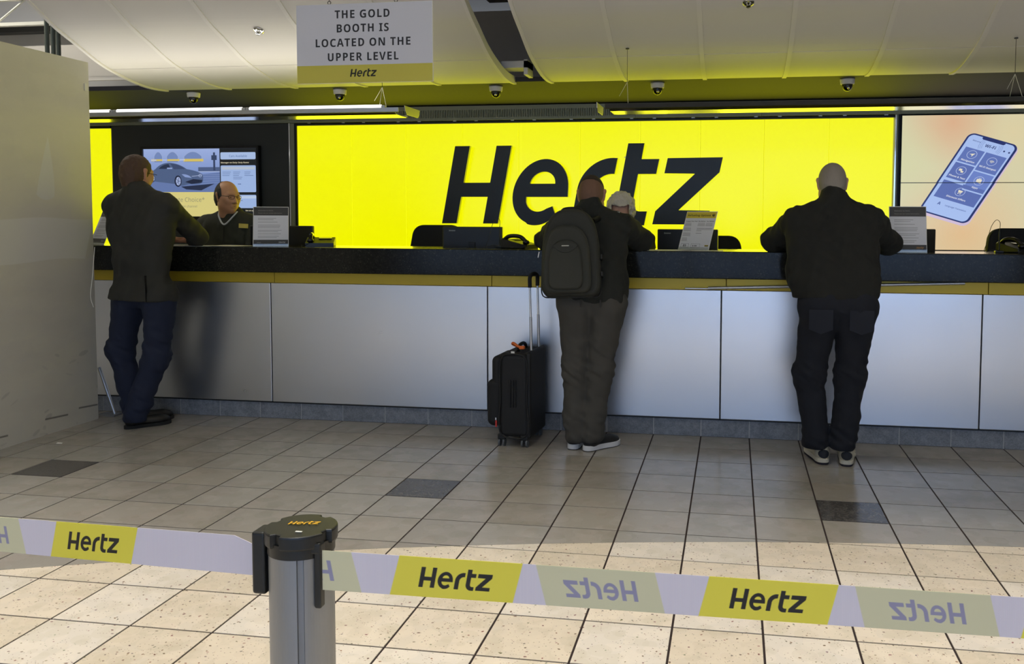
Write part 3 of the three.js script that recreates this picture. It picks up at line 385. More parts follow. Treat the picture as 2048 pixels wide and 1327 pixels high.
// ---------- things on the counter ----------
const CT = 1.19;
function sheetTex(kind) {
  return canvasTex(512, 660, (c, w, h) => {
    c.fillStyle = '#d9dade'; c.fillRect(0, 0, w, h); c.textAlign = 'left';
    if (kind === 'options') {
      c.fillStyle = '#d9c53c'; c.fillRect(0, 0, w, 110); c.fillStyle = '#2a2616'; c.font = 'bold 46px sans-serif'; c.fillText('Refueling Options', 24, 78); c.beginPath(); c.arc(468, 58, 22, 0, 7); c.fill(); c.fillStyle = '#d9c53c'; c.beginPath(); c.arc(470, 52, 9, 0, 7); c.fill();
      c.fillStyle = '#333'; c.font = 'bold 25px sans-serif'; c.fillText('Prepay Your Fuel', 14, 175); c.fillText('We Refuel', 232, 175); c.fillText('You Refuel', 370, 175);
      c.fillStyle = '#777'; for (const [x, n] of [[14, 15], [232, 9], [370, 6]]) for (let i = 0; i < n; i++) if (i % 4 !== 3) c.fillRect(x, 198 + i * 22, 90 + ((i * 53 + x) % 50), 7);
      c.fillStyle = '#222'; c.font = 'bold 54px sans-serif'; c.fillText('85', 60, 615); c.strokeStyle = '#555'; c.lineWidth = 3; c.strokeRect(28, 562, 130, 66); c.strokeRect(200, 562, 150, 66); c.font = 'bold 40px sans-serif'; c.fillText('9.99', 222, 612); c.fillStyle = '#a08c10'; c.fillRect(432, 580, 62, 26); c.fillStyle = '#222'; drawMark(c, 440, 602, 14);
    } else {
      c.fillStyle = '#403f3c'; c.fillRect(0, 0, w, 140); c.fillStyle = '#85837c'; c.font = 'bold 26px sans-serif'; c.fillText('Welcome to Hertz', 66, 66); c.font = 'bold 22px sans-serif'; c.fillText('Please see our rental information', 66, 108);
      c.fillStyle = '#a5a6aa'; const y0 = [185, 208, 250, 300, 322, 344, 390, 412, 450, 492, 514]; y0.forEach((y, i) => c.fillRect(64, y, [270, 230, 290, 330, 330, 320, 350, 300, 340, 310, 280][i], 9));
      c.fillStyle = '#403f3c'; c.fillRect(0, 556, w, 84); c.fillStyle = kind === 'gold' ? '#c8924a' : '#b9b9b9'; drawMark(c, 372, 612, 28); c.fillStyle = '#8a8883'; c.fillRect(50, 600, 60, 8);
    }
  });
}
function signHolder(x, z, w, h, tilt, turn, kind, label) {
  const o = thing('sign_holder', label, 'sign', [x, CT, z], turn), t = new THREE.Matrix4().makeRotationX(-tilt);
  part('print', new THREE.PlaneGeometry(w * 0.97, h * 0.97).translate(0, h / 2, 0.0012).applyMatrix4(t), mat({ map: sheetTex(kind), roughness: 0.45 }), o).userData.label = 'printed sheet';
  part('panel', rbox(w, h, 0.002, 0, h / 2, -0.0005, 0.0008).applyMatrix4(t), M.paper, o); part('foot', [rbox(w, 0.003, 0.075, 0, 0.0015, -0.03, 0.001), rbox(w, 0.02, 0.003, 0, 0.01, 0.006, 0.001)], M.acrylic, o);
}
signHolder(-1.452, -1.27, 0.235, 0.285, 0.26, 0.42, 'grey', 'slanted sign holder with grey-headed notice on the counter beside the seated clerk');
signHolder(1.455, -1.36, 0.232, 0.275, 0.42, -0.5, 'options', 'slanted yellow-headed refueling options card on the counter');
signHolder(2.775, -1.25, 0.222, 0.29, 0.2, 0.02, 'gold', 'upright dark-headed notice in a holder at the elbow of the man in jeans');
signHolder(-2.845, -1.33, 0.23, 0.28, 0.4, -0.5, 'plain', 'pale notice in a holder on the counter end beside the partition');
function monitor(x, z, w, h, turn, y, label, logo, tilt = 0.08) {
  const o = thing('computer_monitor', label, 'monitor', [x, 1.02, z], turn);
  const b = part('case', rbox(w, h, 0.035, 0, y + h / 2, 0, 0.008).rotateX(-tilt * 0), M.blackPlastic, o); part('screen', new THREE.PlaneGeometry(w - 0.03, h - 0.03).rotateY(Math.PI).translate(0, y + h / 2, -0.0182), M.blackGloss, o);
  part('stand', [rbox(0.05, 0.2, 0.02, 0, 0.1 + y * 0.3, 0.02, 0.004), rbox(0.2, 0.012, 0.16, 0, 0.006, 0.0, 0.004)], M.black, o);
  if (logo) part('logo', new THREE.PlaneGeometry(0.07, 0.016).translate(-w / 2 + 0.075, y + h - 0.028, 0.0182), mat({ map: canvasTex(256, 58, (c) => { c.fillStyle = '#161613'; c.fillRect(0, 0, 256, 58); c.fillStyle = '#b9b9ae'; c.font = 'bold italic 54px sans-serif'; c.fillText('lenovo', 24, 45); }), roughness: 0.4 }), b);
}
monitor(-1.6, -1.71, 0.5, 0.31, 0, 0.0, 'black monitor back with small logo standing behind the grey-headed notice', true);
monitor(-0.132, -1.71, 0.44, 0.31, 0, 0.0, 'black monitor back with small logo beside the gooseneck cable under the letter H', true);
monitor(1.4, -1.73, 0.42, 0.3, -0.12, 0.0, 'black monitor back behind the refueling options card', true);
monitor(2.94, -1.73, 0.2, 0.31, 0.35, 0.0, 'narrow black monitor behind the upright notice by the video wall', false);
function deskPhone(x, z, turn, label) {
  const o = thing('desk_phone', label, 'phone', [x, CT, z], turn);
  part('base', extrude([[-0.09, 0], [0.09, 0], [0.09, 0.018], [-0.07, 0.055], [-0.09, 0.05]], 0.19, 0.003).rotateY(-Math.PI / 2).translate(0.095, 0.003, 0), M.blackPlastic, o);
  part('handset', [tube([[-0.062, 0.05, -0.09], [-0.062, 0.078, -0.05], [-0.06, 0.076, 0.04], [-0.06, 0.042, 0.085]], 0.014, 20, 10), new THREE.SphereGeometry(0.024, 14, 10).scale(1, 0.7, 1).translate(-0.062, 0.052, -0.088), new THREE.SphereGeometry(0.024, 14, 10).scale(1, 0.7, 1).translate(-0.06, 0.04, 0.084)], M.blackGloss, o);
  part('display', rbox(0.09, 0.004, 0.04, 0.03, 0.05, -0.045, 0.001).rotateX(0.12), M.blackGloss, o); for (let r = 0; r < 4; r++) for (let c = 0; c < 3; c++) part('key', rbox(0.014, 0.005, 0.011, 0.01 + c * 0.02, 0.042 - r * 0.0052, -0.005 + r * 0.018, 0.001), M.rubber, o);
  part('cord', tube([[-0.06, 0.03, 0.09], [-0.09, 0.01, 0.1], [-0.12, 0.006, 0.06], [-0.13, 0.006, 0.0]], 0.003, 20, 6), M.black, o);
}
deskPhone(-1.18, -1.47, 0.35, 'black desk phone on the counter between the grey-headed notice and the empty chair');
deskPhone(0.27, -1.47, 1.3, 'black desk phone on the counter at the elbow of the man with the backpack');
deskPhone(3.475, -1.46, 0.5, 'black desk phone on the counter in front of the video wall');
function gooseneck(x, z, s, label) {
  const o = thing('gooseneck_microphone', label, 'microphone', [x, CT, z]);
  part('foot', [rbox(0.05, 0.014, 0.04, 0, 0.007, 0, 0.004)], M.blackPlastic, o); part('stem', rod([0.0, 0.01, 0], [0, 0.13, 0], 0.0045, 8), M.black, o);
  part('cable', tube([[0, 0.13, 0], [0.0, 0.19, 0], [-0.018 * s, 0.203, 0], [-0.045 * s, 0.17, 0], [-0.075 * s, 0.06, 0.01], [-0.09 * s, 0.006, 0.02], [-0.03 * s, 0.02, 0.03], [0.0, 0.01, 0.02]], 0.0018, 50, 6), M.black, o);
}
gooseneck(0.135, -1.45, 1, 'thin gooseneck microphone with looped cable beside the monitor under the letter H'); gooseneck(3.33, -1.36, 1, 'thin gooseneck microphone with looped cable in front of the video wall');
const sheet = (x, z, w, d, turn, y, label) => { const m = part('paper_sheet', rbox(w, 0.0012, d, 0, 0, 0, 0.0004), M.paper); m.position.set(x, CT + y, z); m.rotation.y = turn; return tag(m, label, 'paper'); };
sheet(-2.03, -1.27, 0.3, 0.21, 0.1, 0.0008, 'white form lying on the counter under the blazer man’s hand'); sheet(-1.78, -1.3, 0.28, 0.2, -0.25, 0.0022, 'white sheet lying on the counter in front of the seated clerk');
sheet(1.3, -1.27, 0.28, 0.2, 0.15, 0.0008, 'white sheet lying on the counter at the right elbow of the man with backpack'); sheet(1.52, -1.24, 0.26, 0.1, 0, 0.0008, 'white sheet lying under the refueling options card'); sheet(2.5, -1.27, 0.2, 0.2, -0.1, 0.0008, 'white sheet lying under the hands of the man in white trainers');
tag(part('cigarette_end', rod([3.37, 0.0045, -0.06], [3.42, 0.0045, -0.085], 0.0042, 8), M.paper), 'small white scrap lying on the grey floor tiles', 'litter'); tag(part('paper_scrap', rbox(0.035, 0.004, 0.016, -2.36, 0.0022, -0.33, 0.0015), M.paper), 'small white paper scrap on the floor beside the partition', 'litter');
// ---------- staff chairs ----------
function chair(x, z, top, turn, label) {
  const o = thing('staff_chair', label, 'chair', [x, 0, z], turn), k = top - 1.33;
  const s = new THREE.Shape(); s.moveTo(-0.25, 0); s.lineTo(-0.2, 0.33); s.quadraticCurveTo(-0.185, 0.4, -0.11, 0.4); s.lineTo(0.11, 0.4); s.quadraticCurveTo(0.185, 0.4, 0.2, 0.33); s.lineTo(0.25, 0); s.quadraticCurveTo(0, -0.05, -0.25, 0);
  part('backrest', new THREE.ExtrudeGeometry(s, { depth: 0.035, bevelEnabled: true, bevelSize: 0.012, bevelThickness: 0.012, bevelSegments: 3 }).rotateX(-0.1).translate(0, 0.915 + k, -0.22), M.rubber, o);
  part('seat', rbox(0.5, 0.08, 0.48, 0, 0.78 + k, 0.03, 0.035, 4), M.rubber, o); part('back_bar', tube([[0, 0.74 + k, 0], [0, 0.76 + k, -0.24], [0, 1.0 + k, -0.25]], 0.018), M.black, o);
  part('gas_post', rod([0, 0.08, 0], [0, 0.75 + k, 0], 0.025, 14), M.chrome, o); part('foot_ring', new THREE.TorusGeometry(0.2, 0.01, 8, 32).rotateX(Math.PI / 2).translate(0, 0.35, 0), M.chrome, o);
  for (let i = 0; i < 5; i++) { const a = i * 1.2566; part('base_arm', rod([0, 0.09, 0], [0.28 * Math.cos(a), 0.065, 0.28 * Math.sin(a)], 0.016, 8), M.black, o); part('castor', new THREE.CylinderGeometry(0.028, 0.028, 0.03, 14).rotateZ(Math.PI / 2).translate(0.28 * Math.cos(a), 0.028, 0.28 * Math.sin(a)), M.rubber, o); }
}
chair(-0.7, -2.42, 1.335, 0.05, 'empty black staff chair behind the monitor under the letter H'); chair(1.55, -2.42, 1.262, -0.05, 'empty black staff chair behind the refueling options card'); chair(3.83, -2.42, 1.332, 0.1, 'empty black staff chair in front of the video wall');
chair(-2.175, -2.03, 1.17, 0.1, 'black staff chair under the clerk with the yellow name badge'); chair(0.92, -2.03, 1.17, 0, 'black staff chair under the white-haired clerk');

// ---------- wheeled suitcase ----------
const nylon = mat({ color: '#17181a', roughness: 0.75, bumpMap: weave, bumpScale: 0.0004 }), nylonTrim = mat({ color: '#0e0f10', roughness: 0.6 });
const sc = thing('wheeled_suitcase', 'black wheeled cabin suitcase with raised handle standing beside the counter', 'suitcase', [0.415, 0, -0.91], -0.06);
part('body', [rbox(0.19, 0.515, 0.36, 0.005, 0.3175, 0, 0.035, 5)], nylon, sc);
part('back_shell', rbox(0.035, 0.53, 0.35, 0.094, 0.32, 0, 0.016, 4), nylonTrim, sc);
part('front_pocket', rbox(0.08, 0.2, 0.3, -0.11, 0.45, 0, 0.036, 5), nylon, sc); part('front_pocket', rbox(0.11, 0.29, 0.31, -0.125, 0.26, 0, 0.04, 5), nylon, sc);
const side = (pts, r) => tube(pts.map(([x, y]) => [x, y, 0.1805]), r, 60, 6, true);
part('piping', side([[-0.07, 0.075], [0.085, 0.075], [0.088, 0.3], [0.085, 0.54], [0.06, 0.565], [-0.05, 0.565], [-0.075, 0.53], [-0.078, 0.3]], 0.005), nylonTrim, sc);
part('side_handle', [rbox(0.012, 0.17, 0.012, 0.0, 0.33, 0.184, 0.005), rbox(0.008, 0.17, 0.01, 0.018, 0.33, 0.184, 0.004), rbox(0.008, 0.17, 0.01, -0.016, 0.33, 0.184, 0.004)], nylonTrim, sc);
const th = part('top_handle', tube([[0.005, 0.575, -0.09], [0.005, 0.605, -0.06], [0.005, 0.608, 0.05], [0.005, 0.575, 0.09]], 0.011, 24, 8), nylonTrim, sc);
part('luggage_tag', [tube([[0.005, 0.6, 0.07], [-0.03, 0.622, 0.09], [-0.02, 0.628, 0.1], [0.01, 0.612, 0.11], [0.03, 0.6, 0.1]], 0.008, 24, 8), rbox(0.035, 0.02, 0.03, 0.035, 0.602, 0.1, 0.006)], M.orange, th).userData.label = 'orange luggage tag';
part('paper_tag', rbox(0.022, 0.02, 0.004, 0.0, 0.578, 0.178, 0.001), M.paper, sc); part('zip_puller', [rbox(0.01, 0.016, 0.005, -0.115, 0.165, 0.158, 0.002)], M.chrome, sc); part('zip_tab', rbox(0.011, 0.04, 0.005, -0.113, 0.135, 0.158, 0.002).rotateZ(0.0), M.red, sc).userData.label = 'red zip tab';
for (const z of [-0.085, 0.085]) { part('handle_pole', [rod([0.09, 0.55, z], [0.086, 0.79, z], 0.0085, 12)], M.alu, sc); part('handle_pole', rod([0.086, 0.79, z], [0.08, 1.0, z], 0.0065, 12), M.chrome, sc); }
part('handle_grip', tube([[0.081, 0.97, -0.085], [0.08, 1.03, -0.083], [0.079, 1.045, -0.05], [0.079, 1.045, 0.05], [0.08, 1.03, 0.083], [0.081, 0.97, 0.085]], 0.0125, 40, 10), M.rubber, sc);
for (const [x, z] of [[-0.075, 0.155], [0.07, 0.155], [-0.075, -0.155], [0.07, -0.155]]) {
  const w = part('wheel_fork', [rbox(0.05, 0.035, 0.04, x, 0.06, z, 0.008), rbox(0.012, 0.03, 0.02, x, 0.038, z, 0.003)], M.black, sc);
  for (const s of [-1, 1]) part('wheel', new THREE.CylinderGeometry(0.025, 0.025, 0.011, 20).rotateZ(Math.PI / 2).translate(x + s * 0.014, 0.025, z), mat({ color: '#565a5e', roughness: 0.5 }), w);
}
// ---------- bodies: distance fields joined smoothly and meshed ----------
const lerp = (a, b, t) => a + (b - a) * t;
const smin = (a, b, k) => { const h = Math.max(k - Math.abs(a - b), 0) / k; return Math.min(a, b) - h * h * k / 4; };
const cap = (a, b, ra, rb = ra, k = 0.05, u = null, s = 1) => { const bx = b[0] - a[0], by = b[1] - a[1], bz = b[2] - a[2], L = bx * bx + by * by + bz * bz || 1e-9; return { k, f: (x, y, z) => { let px = x - a[0], py = y - a[1], pz = z - a[2]; const t = Math.max(0, Math.min(1, (px * bx + py * by + pz * bz) / L)); px -= t * bx; py -= t * by; pz -= t * bz; if (u) { const d = (px * u[0] + py * u[1] + pz * u[2]) * (s - 1); px += u[0] * d; py += u[1] * d; pz += u[2] * d; } return Math.sqrt(px * px + py * py + pz * pz) - lerp(ra, rb, t); } }; };
const ell = (c, r, k = 0.03) => { const m = Math.min(...r); return { k, f: (x, y, z) => { const a = (x - c[0]) / r[0], b = (y - c[1]) / r[1], d = (z - c[2]) / r[2], q = Math.sqrt(a * a + b * b + d * d); return (q - 1) * lerp(m, (r[0] + r[1] + r[2]) / 3, 0.5); } }; };
const join = (prims) => (x, y, z) => { let d = prims[0].f(x, y, z); for (let i = 1; i < prims.length; i++) d = prims[i].sub ? -smin(-d, prims[i].f(x, y, z), prims[i].k) : smin(d, prims[i].f(x, y, z), prims[i].k); return d; };
function netGeo(f, lo, hi, h) {   // surface nets
  const n = [0, 1, 2].map((i) => Math.ceil((hi[i] - lo[i]) / h) + 1), [nx, ny, nz] = n, v = new Float32Array(nx * ny * nz), id = new Int32Array(nx * ny * nz).fill(-1), at = (i, j, k) => i + nx * (j + ny * k);
  for (let k = 0; k < nz; k++) for (let j = 0; j < ny; j++) for (let i = 0; i < nx; i++) v[at(i, j, k)] = f(lo[0] + i * h, lo[1] + j * h, lo[2] + k * h);
  const P = [], I = [], E = [[0, 1], [2, 3], [4, 5], [6, 7], [0, 2], [1, 3], [4, 6], [5, 7], [0, 4], [1, 5], [2, 6], [3, 7]];
  for (let k = 0; k < nz - 1; k++) for (let j = 0; j < ny - 1; j++) for (let i = 0; i < nx - 1; i++) {
    const c = []; let m = 0; for (let q = 0; q < 8; q++) { c[q] = v[at(i + (q & 1), j + ((q >> 1) & 1), k + (q >> 2))]; if (c[q] < 0) m++; }
    if (m === 0 || m === 8) continue; let x = 0, y = 0, z = 0, e = 0;
    for (const [a, b] of E) if ((c[a] < 0) !== (c[b] < 0)) { const t = c[a] / (c[a] - c[b]); x += lerp(a & 1, b & 1, t); y += lerp((a >> 1) & 1, (b >> 1) & 1, t); z += lerp(a >> 2, b >> 2, t); e++; }
    id[at(i, j, k)] = P.length / 3; P.push(lo[0] + (i + x / e) * h, lo[1] + (j + y / e) * h, lo[2] + (k + z / e) * h);
  }
  const quad = (a, b, c, d, flip) => { if (Math.min(a, b, c, d) < 0) return; flip ? I.push(a, c, b, a, d, c) : I.push(a, b, c, a, c, d); };
  for (let k = 1; k < nz - 1; k++) for (let j = 1; j < ny - 1; j++) for (let i = 1; i < nx - 1; i++) {
    const s = v[at(i, j, k)] < 0;
    if (s !== v[at(i + 1, j, k)] < 0) quad(id[at(i, j - 1, k - 1)], id[at(i, j, k - 1)], id[at(i, j, k)], id[at(i, j - 1, k)], !s);
    if (s !== v[at(i, j + 1, k)] < 0) quad(id[at(i - 1, j, k - 1)], id[at(i - 1, j, k)], id[at(i, j, k)], id[at(i, j, k - 1)], !s);
    if (s !== v[at(i, j, k + 1)] < 0) quad(id[at(i - 1, j - 1, k)], id[at(i, j - 1, k)], id[at(i, j, k)], id[at(i - 1, j, k)], !s);
  }
  const g = new THREE.BufferGeometry(); g.setAttribute('position', new THREE.Float32BufferAttribute(P, 3)); g.setIndex(I); g.computeVertexNormals();
  const uv = new Float32Array(P.length / 3 * 2); for (let i = 0; i < P.length / 3; i++) { uv[2 * i] = (P[3 * i] + P[3 * i + 2] * 0.7) * 8; uv[2 * i + 1] = P[3 * i + 1] * 8; } g.setAttribute('uv', new THREE.BufferAttribute(uv, 2)); return g;
}
const N3 = (x, y, z) => noise.noise(x, y, z);
function boundsOf(pts, pad) { const lo = [1e9, 1e9, 1e9], hi = [-1e9, -1e9, -1e9]; for (const p of pts) for (let i = 0; i < 3; i++) { lo[i] = Math.min(lo[i], p[i] - pad); hi[i] = Math.max(hi[i], p[i] + pad); } return [lo, hi]; }
const add = (a, b, s = 1) => [a[0] + b[0] * s, a[1] + b[1] * s, a[2] + b[2] * s];
const mid = (a, b, t = 0.5) => [lerp(a[0], b[0], t), lerp(a[1], b[1], t), lerp(a[2], b[2], t)];
// head: own axes, y up, face towards +z, about 24 cm from chin to crown
const skull = ell([0, 0.025, -0.014], [0.077, 0.097, 0.097]);
function headGeo(o = {}) {
  const p = [skull, ell([0, -0.03, 0.03], [0.063, 0.082, 0.068], 0.04), cap([0, -0.095, 0.06], [0, -0.1, 0.066], 0.026, 0.024, 0.03), cap([-0.04, -0.062, 0.02], [0.04, -0.062, 0.02], 0.034, 0.034, 0.04),
    cap([-0.036, 0.026, 0.079], [0.036, 0.026, 0.079], 0.011, 0.011, 0.02), cap([0, 0.018, 0.088], [0, -0.028, 0.106], 0.0085, 0.0125, 0.014), ell([-0.013, -0.034, 0.096], [0.01, 0.008, 0.011], 0.008), ell([0.013, -0.034, 0.096], [0.01, 0.008, 0.011], 0.008),
    cap([-0.048, -0.01, 0.062], [-0.04, -0.022, 0.07], 0.017, 0.015, 0.03), cap([0.048, -0.01, 0.062], [0.04, -0.022, 0.07], 0.017, 0.015, 0.03),
    cap([-0.018, -0.06, 0.089], [0.018, -0.06, 0.089], 0.0065, 0.0065, 0.01), cap([-0.015, -0.071, 0.087], [0.015, -0.071, 0.087], 0.007, 0.007, 0.01),
    cap([0, -0.06, -0.02], [0, -0.14, -0.015], 0.053, 0.052, 0.04)];
  for (const s of [-1, 1]) { p.push({ ...ell([s * 0.032, 0.007, 0.096], [0.017, 0.011, 0.018], 0.016), sub: true }); p.push(ell([s * 0.031, 0.006, 0.077], [0.014, 0.009, 0.012], 0.008)); p.push(cap([s * 0.087, 0.022, -0.014], [s * 0.08, -0.027, -0.004], 0.016, 0.01, 0.006, [0.93, 0, -0.36 * s], 2.4)); p.push({ ...ell([s * 0.096, 0.004, -0.002], [0.007, 0.014, 0.008], 0.005), sub: true }); }
  return netGeo(join(p), [-0.11, -0.2, -0.13], [0.11, 0.135, 0.14], 0.0042);
}
function hairGeo(o) {   // o: swell, planes [f], rough
  const b = ell([0, 0.025, -0.014], [0.077 + o.swell, 0.097 + o.swell, 0.097 + o.swell]), back = cap([0, -0.03, -0.045], [0, -0.075, -0.04], 0.058 + o.swell * 0.6, 0.054 + o.swell * 0.4, 0.05);
  const f = (x, y, z) => { let d = smin(b.f(x, y, z), back.f(x, y, z), 0.05); d += o.rough * (N3(x * o.freq, y * o.freq * 0.6, z * o.freq) + 0.5 * N3(x * o.freq * 2.3 + 7, y * o.freq * 1.5, z * o.freq * 2.3)); for (const q of o.cuts) d = Math.max(d, q(x, y, z)); return d; };
  return netGeo(f, [-0.14, -0.16, -0.16], [0.14, 0.17, 0.14], 0.0045);
}
const headMatrix = (c, yaw, pitch, roll = 0) => new THREE.Matrix4().makeRotationFromEuler(new THREE.Euler(pitch, yaw, roll, 'YXZ')).setPosition(...c);
function handGeo(wrist, tip, side, curl = 0.5) {   // palm down on the worktop; side: +1 thumb towards its own right
  const d = V(tip).sub(V(wrist)); d.y = 0; d.normalize(); const r = new THREE.Vector3(-d.z, 0, d.x).multiplyScalar(side), L = (a, b, c) => [wrist[0] + d.x * a + r.x * c, wrist[1] + b, wrist[2] + d.z * a + r.z * c];
  const p = [cap(L(0, 0, 0), L(0.03, 0, 0), 0.024, 0.024, 0.02, [0, 1, 0], 1.25), cap(L(0.035, 0, -0.018), L(0.085, 0.002, -0.024), 0.021, 0.017, 0.02, [0, 1, 0], 1.3), cap(L(0.035, 0, 0.018), L(0.088, 0.003, 0.022), 0.021, 0.017, 0.02, [0, 1, 0], 1.3)];
  [[-0.03, 0.058], [-0.011, 0.075], [0.009, 0.082], [0.028, 0.072]].forEach(([c, len]) => { const a = L(0.085, 0.004, c), b = L(0.085 + len * 0.45, 0.010 - curl * 0.004, c * 1.12), e = L(0.085 + len * 0.78, -curl * 0.012, c * 1.15), g = L(0.085 + len, -curl * 0.02, c * 1.15); p.push(cap(a, b, 0.0092, 0.0088, 0.008), cap(b, e, 0.0088, 0.008, 0.004), cap(e, g, 0.008, 0.0068, 0.004)); });
  p.push(cap(L(0.03, -0.002, 0.026), L(0.062, -0.004, 0.055), 0.0135, 0.0105, 0.014), cap(L(0.062, -0.004, 0.055), L(0.095, -0.006, 0.062), 0.0105, 0.008, 0.004));
  const [lo, hi] = boundsOf([wrist, L(0.19, 0, 0), L(0.05, 0, 0.08), L(0.05, 0, -0.06)], 0.045); return netGeo(join(p), lo, hi, 0.0042);
}
function person(o) {
  const g = thing('person', o.label, 'person', o.base); const inv = new THREE.Matrix4().makeTranslation(-o.base[0], -o.base[1], -o.base[2]);
  const put = (name, geo, m, label) => { const k = part(name, geo.applyMatrix4(inv), m, g); if (label) k.userData.label = label; return k; };
  const { J, fw } = o, nf = [fw[0], 0, fw[1]], rt = [-fw[1], 0, fw[0]];
  // upper garment
  const T = o.torso.map(([c, half, r, s]) => cap(add(c, rt, -half), add(c, rt, half), r, r, 0.09, nf, s));
  const sl = o.sleeve, arms = [];
  for (const s of ['L', 'R']) arms.push(cap(J['sh' + s], J['el' + s], sl[0], sl[1], 0.07), cap(J['el' + s], mid(J['el' + s], J['wr' + s], 0.96), sl[1], sl[2], 0.03));
  const trap = ['L', 'R'].map((s) => cap(add(mid(J.neck, J.head, 0.12), nf, -0.02), mid(J.neck, J['sh' + s], 0.85), 0.062, 0.06, 0.06)), collar = cap(add(J.neck, [0, -0.05, 0]), add(mid(J.neck, J.head, o.collarUp ?? 0.28), nf, -0.012), 0.08, o.collarR ?? 0.068, 0.05), base = join([...T, ...trap, collar]), sleeves = join(arms);
  const fold = 1.35 * (o.fold ?? 0.006), f = (x, y, z) => { const a = base(x, y, z), b = sleeves(x, y, z); let d = smin(a, b, 0.035); if (d > 0.06) return d; d += fold * (1.3 * N3(x * 7 + o.base[0] * 9, y * 13 + x * 9, z * 7) + 0.9 * N3(x * 20, y * 11 - x * 16, z * 18 + o.base[0])); if (b < a) d += fold * 1.1 * Math.sin(46 * (y + 0.5 * x + 0.3 * z)) * N3(x * 7, y * 7, z * 7); return Math.max(d, o.hem(x, y, z) - y, y - (o.collarTop ?? 9)); };
  const [lo, hi] = boundsOf([...o.torso.flatMap(([c, h, r]) => [add(c, rt, -h - r), add(c, rt, h + r), add(c, nf, r), add(c, nf, -r)]), J.elL, J.elR, J.wrL, J.wrR, J.neck, add(J.neck, [0, 0.06, 0])], 0.09);
  put(o.topName, netGeo(f, lo, hi, 0.0095), o.topMat);
  // trousers
  if (J.hipL) {
    const t = o.leg, prims = [cap(add(J.hipL, [0, 0.06, 0]), add(J.hipR, [0, 0.06, 0]), t[0], t[0], 0.08, nf, 1.12)];
    const one = (s) => join([prims[0], cap(J['hip' + s], J['kn' + s], t[0] * 0.98, t[1], 0.06), cap(J['kn' + s], J['an' + s], t[1], t[2], 0.06)]), lL = one('L'), lR = one('R');
    const lf = (x, y, z) => smin(lL(x, y, z), lR(x, y, z), 0.012), w = (x, y, z) => { let d = lf(x, y, z); if (d > 0.05) return d; const near = Math.exp(-(((y - J.knL[1]) / 0.12) ** 2)) + Math.exp(-(((y - 0.14) / 0.1) ** 2)); d += 0.008 * N3(x * 13, y * 12, z * 13 + 3) + (0.004 + 0.013 * near) * N3(x * 10 + 5, y * 24 + x * 14, z * 10); return Math.max(d, (o.cuff ?? 0.045) - y, y - (o.waistTop ?? 1.02)); };
    const [a, b] = boundsOf([J.hipL, J.hipR, J.knL, J.knR, J.anL, J.anR, add(J.hipL, [0, 0.12, 0])], 0.16); put('trousers', netGeo(w, a, b, 0.0095), o.legMat);
  }
  // the body itself: one mesh of head, neck, trunk, limbs and hands
  const B = [...o.torso.map(([q, half, r, s], i) => [add(q, [0, i === o.torso.length - 1 ? 0.08 : 0, 0]), half, r, s]).map(([c, half, r, s]) => cap(add(c, rt, -half), add(c, rt, half), r - 0.05, r - 0.05, 0.05, nf, s)), cap(mid(J.neck, J.head, 0.3), add(J.neck, [0, -0.1, 0]), 0.05, 0.055)];
  for (const s of ['L', 'R']) { B.push(cap(J['sh' + s], J['el' + s], sl[0] - 0.025, sl[1] - 0.016), cap(J['el' + s], J['wr' + s], sl[1] - 0.016, 0.024, 0.03)); if (J.hipL) B.push(cap(J['hip' + s], J['kn' + s], o.leg[0] - 0.055, o.leg[1] - 0.03, 0.03), cap(J['kn' + s], J['an' + s], o.leg[1] - 0.03, 0.035, 0.03)); }
  const [c, d] = boundsOf([...Object.values(J), ...o.torso.flatMap(([q, h, r]) => [add(q, rt, -h - r), add(q, rt, h + r)])], 0.14);
  const hm = headMatrix(J.head, o.yaw, o.pitch, o.roll ?? 0), pieces = [netGeo(join(B), c, d, 0.019), headGeo().applyMatrix4(hm)];
  if (!o.noHands) pieces.push(handGeo(J.wrL, J.haL, 1, 0.5), handGeo(J.wrR, J.haR, -1, 0.5));
  put('body', merge(pieces), o.skin);
  if (o.hair) put('hair', hairGeo(o.hair).applyMatrix4(hm), o.hairMat);
  if (o.hair2) put('hair', hairGeo(o.hair2).applyMatrix4(hm), o.hair2Mat);
  for (const q of o.shoes || []) shoe(g, inv, ...q);
  return { g, put, hm };
}
